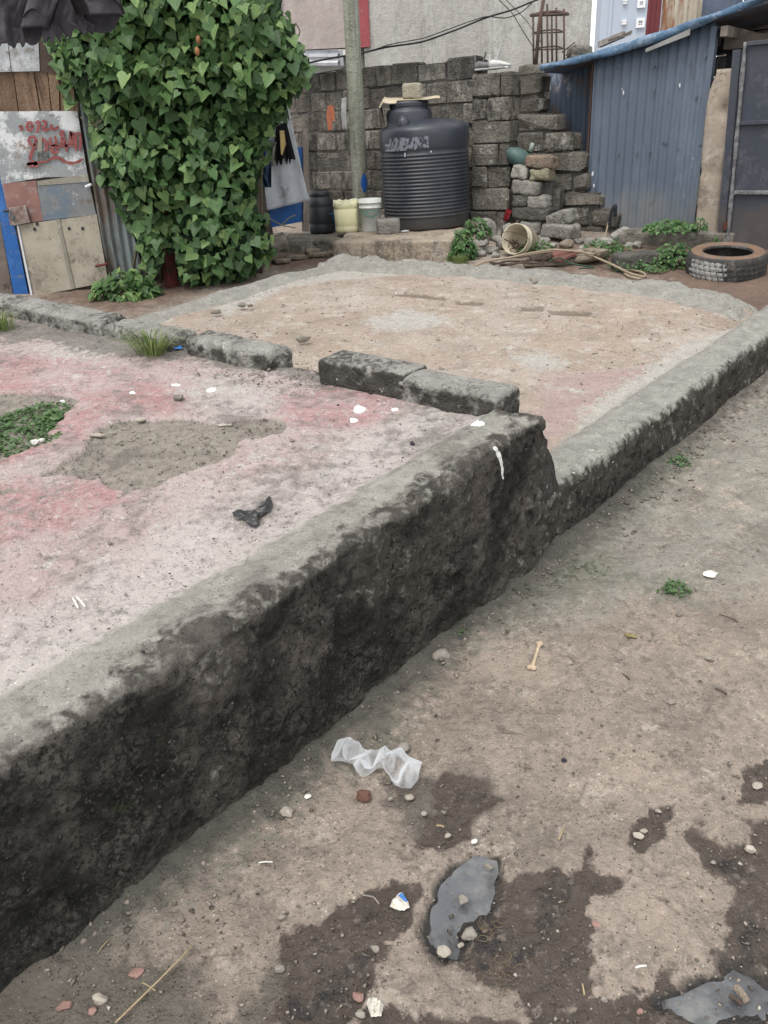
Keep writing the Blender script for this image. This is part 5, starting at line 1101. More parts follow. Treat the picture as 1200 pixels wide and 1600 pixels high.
# cover sheet and block on the neck
mt_ = nc_ + (0, 0, hsd + .30) + np.array([-.02, 0, 0])
n = 40; P = np.zeros((14, n, 3)); s_ = np.linspace(-1, 1, n)
for i in range(14):
    v_ = i / 13. * 2 - 1
    for j, s in enumerate(s_):
        zz = .004 + (.05 * ((-s - .55) / .45) ** 2 if s < -.55 else 0) + (.004 * math.sin(s * 9)) * (abs(s) > .3) - (.10 * max(0, -s - .86) / .14)
        P[i, j] = mt_ + np.array([1, -.12, 0]) * s * .31 + vd * v_ * .17 + (0, 0, .018 * v_ + .008 + zz - .025 * (v_ < -.9) * (s < -.4))
o = link('cover_sheet', gridmesh('cover_sheet', np.vstack([P, P[::-1] - (0, 0, .006)])), mat('cream_board', (.50, .44, .33), (.36, .30, .21), s=9, rough=.8, bump=.1)); tag(o, 'bent cream board covering the tank opening', 'board')
o = link('flap', facemesh('flap', [P[0, 0] + (0, 0, .02), P[13, 0] + (0, 0, .02), P[13, 0] - (0, 0, .13), P[0, 0] - (0, 0, .13), P[0, 0] + (.012, 0, .02), P[13, 0] + (.012, 0, .02), P[13, 0] + (.03, 0, -.13), P[0, 0] + (.06, 0, -.13)], [(0, 1, 2, 3), (4, 7, 6, 5), (0, 3, 7, 4), (1, 5, 6, 2), (0, 4, 5, 1), (3, 2, 6, 7)]), mat('dark_brown_board', (.06, .052, .042), rough=.9), bpy.data.objects['cover_sheet'])
o = link('stone_block', rough_mesh('stone_block', (.19, .16, .145), 6, .2, .08, 5), mat('pale_gritty_stone', (.40, .37, .29), (.31, .285, .225), s=20, rough=.95, bump=.5, bs=70, speck=.4)); place(o, mt_ + (.03, 0, .008), -.15); tag(o, 'pale gritty block weighing down the tank cover', 'block')

# ---- containers
yc = ontb(541, 364); s1 = FPX / ((yc - CAMP) @ _f); rj = 19. / s1
m_yel = mat('pale_yellow_plastic', (.74, .71, .44), (.66, .63, .38), s=8, rough=.45, bump=.05, bs=30, spec=.4, fine=.08, layers=[(6., (.42, .38, .24), .64, 5, 30, .5), ('z', (.42, .38, .25), .70, -9, 20, .12, None, .6)])
def squircle(P, A, k=.35): 
    c, s = np.cos(A), np.sin(A); f_ = 1 / np.maximum(np.abs(c), np.abs(s)) ; f_ = 1 + (f_ - 1) * k; P[..., 0] *= f_; P[..., 1] *= f_; return P
Hj = 44. / s1 / .97
jr = empty('jerrycan', yc + vd * rj * .9, 'pale yellow plastic container with its top cut open', 'container')
lathe('can_body', [(.001, 0), (rj * .9, 0), (rj * .96, .012), (rj * .97, .05), (rj * .93, .062), (rj * .97, .075), (rj * .99, Hj * .75), (rj * .95, Hj * .775), (rj * .99, Hj * .80), (rj * .99, Hj * .93), (rj * .93, Hj * .985), (rj * .86, Hj), (rj * .82, Hj * .99), (rj * .84, Hj * .9), (rj * .8, .05), (.001, .04)], m_yel, jr, yc + vd * rj * .9, 40, fn=lambda P, A: squircle(P, A))
n = 30; Pp = np.zeros((8, n, 3)); A = np.linspace(0, 2 * math.pi, n)
for i in range(8):
    for j, a in enumerate(A):
        rr = rj * (.25 + .72 * min(i, 6) / 6.) * (1 + .05 * math.sin(a * 5)); zz = Hj * 1.0 + .018 * math.sin(a * 3) * i / 7 + (-.035 - .012 * math.sin(a * 4 + 1) if i == 7 else .012 * math.sin(a * 7 + i)); rr *= 1.06 if i == 7 else 1; Pp[i, j] = yc + vd * rj * .9 + np.array([rr * math.cos(a), rr * math.sin(a), zz])
link('plastic_wrap', gridmesh('plastic_wrap', Pp), mat('cream_plastic_wrap', (.62, .60, .42), (.52, .50, .34), s=12, rough=.35, bump=.2, bs=30), jr)
wc = ontb(579, 362); rb_ = 18.5 / s1; Hb = 46. / s1 / .97; wc = wc + vd * rb_ * .75
bk_ = empty('white_bucket', wc, 'white plastic paint bucket with faded green print', 'bucket')
m_wb = mat('white_plastic', (.62, .63, .60), (.54, .55, .52), s=8, rough=.4, bump=.04, spec=.4, fine=.08, layers=[(8., (.38, .37, .33), .66, 6, 40, .5)])
lathe('bucket_body', [(.001, 0), (rb_ * .78, 0), (rb_ * .80, .01), (rb_ * .93, Hb * .72), (rb_ * .99, Hb * .72), (rb_ * .99, Hb * .75), (rb_ * .94, Hb * .75), (rb_ * .95, Hb * .87), (rb_ * 1.0, Hb * .87), (rb_ * 1.0, Hb * .90), (rb_ * .96, Hb * .90), (rb_ * .98, Hb), (rb_ * .95, Hb * 1.0), (rb_ * .90, Hb * .6), (rb_ * .76, .02), (.001, .015)], m_wb, bk_, wc, 44)
Vq = []; Fq = []; nu_, nv_ = 60, 18
for i in range(nu_ + 1):
    for j in range(nv_ + 1):
        th = va - 1.05 + 2.1 * i / nu_; f_ = j / nv_; z = Hb * (.36 + .32 * f_); r_ = rb_ * (.80 + .13 * (z / (Hb * .72))) + .002; Vq.append((wc[0] + r_ * math.cos(th), wc[1] + r_ * math.sin(th), wc[2] + z))
for i in range(nu_):
    for j in range(nv_):
        x = i / nu_; y = j / nv_; w_ = .5 + .28 * math.sin(x * 7.5 + .4); band = abs(y - w_) < .17 or (y > .72 and (i // 3) % 3 != 2)
        if band and float(vnoise(np.array(i / 3.), np.array(j / 2.5), np.array(9.))) > -.22: Fq.append((i * (nv_ + 1) + j, (i + 1) * (nv_ + 1) + j, (i + 1) * (nv_ + 1) + j + 1, i * (nv_ + 1) + j + 1))
o = link('green_print', facemesh('green_print', Vq, Fq), mat('faded_green_print', (.10, .24, .17), (.24, .34, .29), s=30, rough=.5, bump=0), bk_); o['kind'] = 'stuff'
q = MB(); q.tube(smoothp([wc + np.array([rb_ * 1.0 * math.cos(va + a), rb_ * 1.02 * math.sin(va + a), Hb * (.88 - .42 * math.cos((a) * .95) * 1.0)]) for a in np.linspace(-1.6, 1.6, 14)], 30, 2), .003, 5); q.build('wire_handle', m_frame, bk_)
b = ontb(606, 365); o = link('stone_block', rough_mesh('stone_block', (.235, .17, .15), 6, .22, .1, 8), m_stone); place(o, b + vd * .07 + (0, 0, -.01), .1); tag(o, 'grey block on the tank base beside the white bucket', 'block')
b = ontb(632, 362); stone(0, 0, (.085, .05, .015), 'pale scrap lying at the tank foot', 'scrap', 'scrap', m_white, base=b)
dc = onp(502, 366, .05); rd = 20. / (FPX / ((dc - CAMP) @ _f)); Hd = 62. / (FPX / ((dc - CAMP) @ _f)); dc = dc + vd * rd * .8
m_bpl = mat('black_plastic', (.020, .023, .030), (.028, .03, .036), s=5, rough=.5, bump=.04, spec=.4, fine=.1)
dm = empty('plastic_drum', dc, 'small black plastic drum beside the hanging grey sheet', 'drum')
lathe('drum_body', [(.001, 0), (rd * .9, 0), (rd, .03), (rd * 1.0, Hd * .22), (rd * .97, Hd * .24), (rd, Hd * .26), (rd, Hd * .62), (rd * .96, Hd * .64), (rd * .99, Hd * .66), (rd * .96, Hd * .75), (rd * .78, Hd * .87), (rd * .70, Hd * .88)], m_bpl, dm, dc, 36)
lathe('drum_lid', [(rd * .70, Hd * .87), (rd * .78, Hd * .885), (rd * .78, Hd * .96), (rd * .70, Hd * .99), (.001, Hd * 1.0)], m_bpl, dm, dc, 36)
bc = onp(517, 366, .03) + vd * .1; m_bas = mat('blue_plastic', (.04, .14, .32), (.035, .12, .27), s=6, rough=.45, bump=.03, fine=.08)
o = lathe('blue_basin', [(.001, .0), (.08, .0), (.135, .18), (.142, .185), (.142, .192), (.128, .19), (.075, .015), (.001, .012)], m_bas, None, bc + np.array([0, 0, .03]), 30); tag(o, 'blue plastic basin half hidden behind the yellow container', 'basin')
# ---- white shoes on the wall
m_shoe = mat('white_rubber', (.58, .58, .57), (.44, .44, .43), s=12, rough=.6, bump=.15); m_shoe2 = mat('grey_canvas', (.20, .20, .20), (.13, .13, .13), s=20, rough=.9, bump=.2)
def shoe(p, rz, label, m1, tongue=True):
    e = empty('shoe', p, label, 'shoe', None); q = bmesh.new()
    secs = [(-.115, .030, .035, .055), (-.09, .036, .0, .075), (-.04, .036, .0, .070), (.01, .040, .0, .060), (.06, .046, .0, .045), (.10, .042, .0, .032), (.13, .024, .002, .020)]
    P = np.zeros((len(secs), 12, 3))
    for i, (x, w_, z0, z1) in enumerate(secs):
        for j in range(12): a = 2 * math.pi * j / 12; P[i, j] = (x, w_ * math.cos(a), max(.0, .5 * z1 + .5 * z1 * math.sin(a)) + (z0 if math.sin(a) < 0 else 0) * 0)
    P = np.concatenate([np.repeat(P[:1].mean(1, keepdims=True), 12, 1), P, np.repeat(P[-1:].mean(1, keepdims=True), 12, 1)], 0)
    M = np.array(Matrix.Rotation(rz, 3, 'Z')); link('upper', gridmesh('upper', (P * [1, 1, 1] + (0, 0, .014)) @ M.T + p, closed=True), m1, e)
    P2 = P.copy(); P2[..., 2] = np.where(P2[..., 2] > .02, .016, 0); P2[..., :2] *= 1.03; link('sole', gridmesh('sole', P2 @ M.T + p, closed=True), m_shoe, e)
    if tongue:
        c = np.array([-.03, 0, .06]); q = MB().box((c + (-.01, -.025, 0)) @ M.T + p, np.array([.012, 0, 0]) @ M.T, np.array([0, .05, 0]) @ M.T, np.array([.03, 0, .11]) @ M.T); q.build('tongue', m1, e, bevel=.004)
        q = MB().box((c + (-.085, -.02, -.01)) @ M.T + p, np.array([.012, 0, 0]) @ M.T, np.array([0, .04, 0]) @ M.T, np.array([-.012, 0, .085]) @ M.T); q.build('heel_tab', m1, e, bevel=.004)
sp_ = BW.at(778, 108, .02); sp_[2] = BW.p[2] + pier_t + .0
shoe(sp_ + BW.d * .02, BZ, 'white shoe on the wall pier, right one of the pair', m_shoe); shoe(sp_ - BW.d * .16 - BW.n * .03, BZ + .3, 'greyer shoe on the wall pier, left one of the pair', m_shoe2)
# ---- stack of loose blocks against the wall end
def blk(x, y, wpx, hpx, label, m=None, rz=0, ry=0, out=.22, dep=.2, seed=0, amp=.16, name='loose_block'):
    """loose stone: centre foot in the photograph on the plane a little before the wall"""
    p = BW.at(x, y, out); s = FPX / ((p - CAMP) @ _f); w_, h_ = (wpx - 1.2) / s, (hpx - .8) / s
    o = link(name, rough_mesh(name, (w_, dep, h_), 6, .42, amp * 1.25, seed + 40), m or m_stone); place(o, p, BZ + rz, 0, ry); return tag(o, label, 'block', 'loose stones stacked before the broken wall end')
m_yst = mat('yellowish_block', (.33, .31, .21), (.24, .225, .155), s=7, rough=.93, bump=.5, bs=50, layers=[(6., (.14, .13, .10), .6, 6, 30, .5)])
m_dst = mat('dark_block', (.115, .108, .095), (.075, .072, .065), s=6, rough=.93, bump=.5, bs=50, layers=[(8., (.20, .19, .17), .64, 7, 40, .4)])
m_brb = mat('brown_topped_block', (.27, .20, .15), (.18, .14, .11), s=7, rough=.93, bump=.5, bs=50, layers=[(6., (.12, .115, .09), .58, 6, 30, .5)])
SB = [(832, 366, 36, 22, 'pale block at the bottom left of the leaning stack', m_stone, .1, 0), (880, 352, 46, 22, 'slanting pale block above the big one at lower right of the stack', m_stone, .0, -.26, .36), (875, 372, 54, 22, 'large pale block at the lower right foot of the stack', m_stone, -.1, .06, .42),
      (832, 343, 64, 20, 'long dark block across the lower stack', m_dst, 0, .05), (817, 322, 27, 18, 'darker small block, left in third row of the stack', m_dst, 0, .12), (843, 326, 32, 20, 'light small block, right in third row of the stack', m_stone, 0, .0), (868, 330, 20, 34, 'dark block standing behind the third row', m_dst, .1, 0, .08),
      (825, 303, 46, 21, 'wedge shaped block in the middle of the stack', m_stone, .05, .09), (856, 306, 24, 22, 'dark block filling the right side of the stack middle', m_dst, .1, 0, .14), (816, 279, 27, 20, 'grey block, left under the topmost stone', m_stone, 0, .08), (847, 283, 36, 20, 'yellowish lichened block, right under the topmost stone', m_yst, 0, .0),
      (846, 263, 48, 20, 'brownish flat block on top of the stack', m_brb, -.05, .09)]
for i, t in enumerate(SB): blk(*t[:4], t[4], t[5], t[6], t[7], *(t[8:9] or (.26,)), seed=i)
# boulders
for i, (x, y, w_, h_, lab, o_) in enumerate(((763, 377, 36, 36, 'large angular grey boulder below the wall pier', .45), (750, 362, 30, 20, 'grey boulder touching the tank side', .3), (795, 372, 26, 24, 'slanting boulder left of the tipped bucket', .35), (812, 362, 12, 18, 'small pale cube stone between boulders', .4),
                                       (748, 388, 30, 12, 'flat grey stone right of the leafy weed', .55), (768, 398, 32, 12, 'flat stone in front of the large boulder', .7), (785, 392, 22, 18, 'stone tucked left of the tipped bucket', .6), (853, 384, 20, 12, 'small whitish stone right of the tipped bucket', .55), (796, 350, 14, 14, 'dark chunk under the wall pier', .2),
                                       (888, 390, 25, 15, 'small squarish tan stone on the ground before the stack', .75), (925, 386, 22, 14, 'broken chunk by the foot of the wall end', .6), (948, 392, 30, 20, 'whitish rounded stone among weeds', .6), (975, 378, 38, 22, 'crumbled grey stone at the foot of the wall end', .35), (1000, 392, 20, 14, 'small stone left of the ledge', .4))):
    p = onp(x, y, 0); s = FPX / ((p - CAMP) @ _f); stone(0, 0, (w_ / s, w_ / s * .8, h_ / s * 1.1), lab, 'boulder', 'stone', m_tstone if 'tan' in lab else m_stone, base=p + (0, .08, 0), rz=R.uniform(-.4, .4), amp=.22, ico=True, seed=200 + i)
o = link('kerb_stone', rough_mesh('kerb_stone', (.54, .17, .155), 12, .3, .18, 66), m_dst); place(o, onp(1003, 416) + (0, 0, -.03), .12, .05); tag(o, 'long dark kerb stone lying before the weeds', 'kerb stone')
for i, (x, y, w_) in enumerate(((738, 384, 18), (760, 384, 16), (778, 378, 20), (790, 384, 16), (806, 374, 18), (775, 404, 16), (752, 402, 20), (842, 390, 14), (866, 388, 16), (905, 382, 18), (912, 392, 14), (938, 380, 16), (958, 384, 18), (968, 398, 14), (733, 394, 14), (986, 388, 16), (820, 356, 14), (900, 402, 16), (848, 376, 16))):
    p = onp(x, y, 0); s = FPX / ((p - CAMP) @ _f); stone(0, 0, (w_ / s, w_ / s * .8, w_ / s * R.uniform(.5, .8)), 'small loose grey rubble stone in the heap along the broken wall', 'rubble_stone', 'stone', m_stone, base=p + (0, .05, 0), amp=.25, ico=True, seed=300 + i, group='small rubble stones along the broken wall')
# low flat rocks, planks and debris right of the tipped bucket
stone(915, 408, (.44, .42, .13), 'large flat tan rock behind the slab edge', 'rock', 'stone', m_tstone, rz=.1, amp=.15, ico=True)
stone(860, 412, (.50, .24, .05), 'flat pinkish slab piece along the slab edge', 'slab_piece', 'stone', m_tstone, rz=0, n=8)
m_rbrd = mat('red_brown_board', (.19, .085, .065), (.13, .06, .05), s=7, rough=.8, bump=.2)
q = MB().prism([onp(848, 402, .07), onp(872, 388, .13), onp(903, 394, .12), onp(878, 405, .09)], (0, 0, -.02)); tag(q.build('board', m_rbrd, None), 'red brown board lying tilted on the rubble', 'board')
q = MB().prism([onp(826, 398, .06), onp(850, 390, .11), onp(862, 400, .11), onp(835, 408, .06)], (0, 0, -.02)); tag(q.build('board', m_dwood, None), 'dark thin board left of the red brown one', 'board')
q = MB().tube([onp(856, 403, .12), onp(862, 397, .15)], .03, 9); tag(q.build('log_end', m_dwood, None, smooth=False), 'short dark log end amid the hose loops', 'log')
stone(930, 398, (.22, .12, .05), 'tan chip lying over the hose', 'stone', 'stone', m_tstone, h=.08, sink=.0)
# tipped bucket
tb_p = onp(812, 402, .0); s2 = FPX / ((tb_p - CAMP) @ _f); rr = 27. / s2
m_crm = mat('cream_plastic', (.52, .47, .35), (.42, .37, .27), s=8, rough=.5, bump=.06, spec=.35, fine=.12, layers=[(7., (.28, .22, .15), .60, 5, 30, .5)])
ax = Vector((-.58, -.74, .22)).normalized(); ctr_ = Vector([float(c) for c in tb_p]) + Vector((0.02, .10, rr * .86)); M = ax.to_track_quat('Z', 'Y').to_matrix()
def tip(P, A): return P @ np.array(M).T
rr *= .84
prof = [(.001, -.16), (rr * .80, -.16), (rr * .83, -.15), (rr * .93, .02), (rr * 1.02, .02), (rr * 1.02, .045), (rr * .96, .045), (rr * .99, .10), (rr * 1.03, .105), (rr * 1.03, .115), (rr * .95, .11), (rr * .80, -.13), (.001, -.14)]
bt = empty('tipped_bucket', tb_p, 'cream plastic bucket lying tipped over with debris inside', 'bucket'); lathe('bucket_body', prof, m_crm, bt, np.array(ctr_), 44, fn=tip)
q = MB()
for i in range(14): 
    c = ctr_ + ax * .04 + Vector((R.gauss(0, .05), R.gauss(0, .02), -rr * .62 + R.uniform(0, .07))); q.tube([c, c + Vector((R.gauss(0, .05), R.gauss(0, .03), R.gauss(0, .03))), c + Vector((R.gauss(0, .07), R.gauss(0, .03), R.gauss(0, .04)))], .006, 5)
q.build('debris', m_dwood, bt)['kind'] = 'stuff'
MB().tube(smoothp([ctr_ + M @ Vector((rr * 1.03 * math.cos(a), rr * 1.03 * math.sin(a) * .35, .09 + .0 + .16 * math.sin(a))) for a in np.linspace(0, math.pi, 12)], 24, 1), .003, 5).build('wire_handle', m_dwood, bt)
# hoses
m_hose = mat('tan_hose', (.33, .27, .19), (.25, .20, .14), s=20, rough=.7, bump=.1)
def gl(pts, r, m, label, name='hose', cat='hose', k=7, n=70): return tag(tubes(name, m, smoothp([onp(x, y, h) for x, y, h in pts], n, 3), r, k=k), label, cat)
gl([(736, 418, .10), (760, 408, .10), (790, 404, .08), (820, 399, .11), (850, 394, .12), (880, 391, .10), (915, 395, .10), (935, 404, .09), (960, 415, .05), (985, 428, .02), (1010, 434, .01), (1008, 426, .01), (985, 421, .01), (972, 421, .01), (980, 432, .01), (1002, 436, .01)], .0095, m_hose, 'long tan hose looping before the rubble to the yard')
gl([(790, 404, .12), (825, 396, .15), (862, 390, .15), (905, 393, .12), (928, 398, .12), (945, 372, .05), (950, 350, .1), (954, 338, .14)], .009, m_hose, 'pale hose rising against the broken wall end')
q = tag(tubes('hose_end', m_blk, smoothp([onp(951, 372, .40) * 0 + BW.at(952, 352, .06), BW.at(955, 332, .07), BW.at(962, 318, .07), BW.at(961, 338, .05)], 20, 2), .017), 'black bent hose end on the broken wall end', 'hose')
gl([(858, 408, .12), (875, 402, .12), (892, 412, .10), (930, 418, .06), (905, 420, .08)], .007, mat('green_wire', (.035, .075, .05), rough=.6, bump=0), 'dark green wire over the flat rocks', 'wire', 'wire', 5)
for i, pts_ in enumerate(([(760, 416, .05), (790, 408, .07), (825, 408, .09), (845, 404, .09)], [(765, 410, .06), (800, 414, .07), (830, 404, .09)], [(780, 416, .04), (810, 410, .08), (850, 412, .07)])):
    gl(pts_, .009, m_dwood, ('lowest thin twig root beneath the tipped bucket', 'crossing twig under the tipped bucket', 'twig running right under the tipped bucket')[i], 'twig', 'twig', 5, 24)
q = cloth('red_rag', BW, ([(792, 326), (788, 334), (786, 344)], [(800, 328), (796, 338), (792, 346)]), fab('red_cloth', (.36, .04, .05)), 'small red rag squeezed beside the stack', out=.2, wav=.02, nx=10, ny=10)
# teal can behind the stack
tc_ = BW.at(813, 262, .12); m_teal = mat('teal_plastic', (.085, .135, .125), (.065, .105, .10), s=6, rough=.5, bump=.05)
te = empty('teal_container', tc_, 'dark teal round container leaning behind the block stack', 'container')
M3 = np.array(Matrix.Rotation(math.radians(32), 3, 'Y')); lathe('shell', [(.001, -.10), (.08, -.09), (.14, -.045), (.155, 0), (.14, .05), (.08, .095), (.001, .11)], m_teal, te, tc_ + (0, 0, .08), 32, fn=lambda P, A: (P * [1.15, .8, .9]) @ M3.T)
MB().tube([tc_ + (.10, 0, .15), tc_ + (.125, 0, .235)], [.026, .022], 10).build('spout', mat('grey_green_plastic', (.26, .30, .27), rough=.5, bump=0), te, smooth=True)

# ================================================================== TYRE
tyc = onp(1130, 441, 0); s3 = FPX / ((tyc - CAMP) @ _f); Ro = 61.5 / s3; Wt = .205 * Ro / .32
vdt = tyc - CAMP; vdt[2] = 0; vdt /= np.linalg.norm(vdt); tyc = tyc + vdt * Ro * .97
m_tyre = mat('dusty_tyre_rubber', (.036, .034, .033), (.055, .052, .049), s=6, rough=.8, bump=.25, bs=60, spec=.3, fine=.25, layers=[('dust', ((.21, .135, .092), (.15, .095, .065)), .5, 4, 12, .9, .95), ('chalk', ((.36, .355, .34), (.25, .245, .24)), .5, 6, 16, .8, .9), (9., (.12, .11, .10), .62, 6, 30, .5)])
nA, nP = 260, 72; prof = []
ri = Ro * .585
key = [(ri, .025), (ri + .012, .0), (ri + .05, -.006), (Ro * .80, -.010), (Ro * .91, .004), (Ro * .965, .022), (Ro * .992, .055), (Ro, Wt * .38), (Ro, Wt * .62), (Ro * .992, Wt - .055), (Ro * .965, Wt - .022), (Ro * .91, Wt - .004), (Ro * .80, Wt + .010), (ri + .05, Wt + .006), (ri + .012, Wt), (ri, Wt - .025), (ri + .02, Wt - .035), (Ro * .82, Wt * .8), (Ro * .88, Wt * .5), (Ro * .82, Wt * .2), (ri + .02, .035), (ri, .025)]
kp = resample([(a, b_, 0) for a, b_ in key], nP); 
for _ in range(1): kp[1:-1] = (kp[:-2] + 2 * kp[1:-1] + kp[2:]) / 4
A = np.linspace(0, 2 * math.pi, nA, endpoint=False); Rr, AA = np.meshgrid(kp[:, 0], A, indexing='ij'); ZZ = np.repeat(kp[:, 1][:, None], nA, 1)
tread = sstep(Rr, Ro * .955, Ro * .985); sx = AA * Ro; zz = ZZ
zig = .010 * np.abs(((sx / .045) % 1) * 2 - 1)
g_ = np.zeros_like(Rr)
for zc_ in (.30, .5, .70): g_ = np.maximum(g_, np.exp(-((zz - Wt * zc_ + zig - .005) / .0045) ** 2))
g_ = np.maximum(g_, np.exp(-((((sx + zz * .35) / .052) % 1 - .5) / .085) ** 2) * (np.abs(zz - Wt / 2) > .0))
g_ = np.maximum(g_, .7 * np.exp(-((((sx - zz * .5) / .104) % 1 - .5) / .045) ** 2))
Rr = Rr - g_ * tread * .009
side_g = np.exp(-((kp[:, 0][:, None] - Ro * .86) / .004) ** 2) * .003 + np.exp(-((kp[:, 0][:, None] - Ro * .70) / .003) ** 2) * .002
ZZ = ZZ + side_g * (ZZ > Wt / 2) - side_g * (ZZ < Wt / 2)
P = np.stack([Rr * np.cos(AA), Rr * np.sin(AA), ZZ], -1)
tl = Matrix.Rotation(math.atan(G[1]), 3, 'X') @ Matrix.Rotation(-math.atan(G[0]), 3, 'Y'); P = P @ np.array(tl).T + tyc + (0, 0, .006)
dust_ = sstep(ZZ, Wt * .96, Wt * 1.0) * (Rr > ri) * 1.1 * (kp[:, 1][:, None] > Wt * .9); vang = math.atan2(-vdt[1], -vdt[0])
dA = (AA - vang + math.pi) % (2 * math.pi) - math.pi
chalk = tread * sstep(-np.abs(dA + .52), -.85, -.25) * (1 - .7 * g_) * .95
me = gridmesh('tyre', P, closed=True, attrs=dict(dust=dust_, chalk=chalk)); tag(link('tyre', me, m_tyre), 'old worn car tyre lying flat, reddish dirt on top', 'tyre')
# ================================================================== LAUNDRY OVERHEAD, top left
DC = Wall((-1.6, 4.6), (1, .05)); m_jn = fab('charcoal_denim', (.040, .037, .044), (.060, .056, .064), layers=[(9., (.085, .080, .088), .60, 4, 30, .4)])
ga_ = empty('dark_trousers', DC.at(110, -30, 0), 'dark charcoal trousers hung up with open leg hems down, above the plank shack', 'trousers')
def leg(cx, cy, rx, ry, tx, ty, rtop, name, tilt, ln=26):
    n = 44; rows = ln; P = np.zeros((rows, n, 3)); 
    for i in range(rows):
        t = i / (rows - 1); x = cx + (tx - cx) * t; y = cy + (ty - cy) * t
        for j in range(n):
            a = 2 * math.pi * j / n; k = 1 + .07 * math.sin(a * 3 + t * 5) + .05 * math.sin(a * 7 + t * 3) * (t > .1)
            ex = rx * (1 - t) + rtop * t; px_ = x + ex * k * math.cos(a); py_ = y - (math.sin(a) * ry * (1 - t)); P[i, j] = DC.at(px_, py_, .08 * math.sin(a) * (1 - t * .3))
    c = P.mean(1, keepdims=True); Pin = c + (P[::-1] - c[::-1]) * .965
    return link(name, gridmesh(name, np.vstack([P, Pin]), closed=True), m_jn, ga_)
leg(160, 22, 29, 30, 120, -75, 40, 'trouser_leg', 0); leg(51, 42, 17, 29, 85, -60, 30, 'trouser_leg', 0)
cloth('waist_fold', DC, ([(58, -40), (62, 20), (66, 50), (70, 62)], [(150, -40), (140, 20), (132, 34), (150, 44)]), m_jn, None, out=-.02, wav=.016, freq=1.9, rag=14, parent=ga_, nx=60)
cloth('hanging_flap', DC, ([(-60, -60), (-60, 30), (-50, 84)], [(60, -50), (40, 30), (42, 66)]), m_jn, None, out=-.06, wav=.022, freq=1.9, rag=10, parent=ga_, nx=60)
o = gl([(0, 0, 0)] * 2, .003, m_line, 'x') if False else None
tag(tubes('clothes_line', m_line, smoothp([DC.at(-120, -48, -.02), DC.at(100, -44, -.02), DC.at(400, -60, -.3)], 20, 1), .004, k=5), 'line carrying the dark trousers above the frame', 'clothes line')
dkp = DC.at(48, 98, -.9)
# ================================================================== SMALL THINGS ON THE SLABS AND PATH
def lump(px, py, wpx, label, m, h=0., hh=.6, name='stone', cat='stone', asp=.7, rz=None, sink=.15, amp=.32, seed=None):
    p = onp(px, py, h); s = FPX / ((p - CAMP) @ _f); w_ = wpx / s
    return stone(0, 0, (w_, w_ * asp, w_ * hh), label, name, cat, m, base=p, rz=R.uniform(-.6, .6) if rz is None else rz, amp=amp, sink=sink, seed=seed, ico=True)
m_peb = mat('grey_brown_pebble', (.27, .245, .21), (.19, .17, .145), s=30, rough=.85, bump=.3, bs=120, rand=.25); m_pebp = mat('pale_pebble', (.40, .365, .31), (.30, .265, .22), s=30, rough=.85, bump=.3, bs=120, rand=.2)
m_pebr = mat('pinkish_pebble', (.30, .185, .155), (.23, .14, .12), s=30, rough=.8, bump=.2, bs=120); m_brick = mat('dark_red_brick', (.145, .075, .055), (.10, .055, .04), s=40, rough=.9, bump=.4, bs=150); m_whs = mat('white_chip', (.66, .65, .60), (.52, .50, .46), s=40, rough=.8, bump=.2)
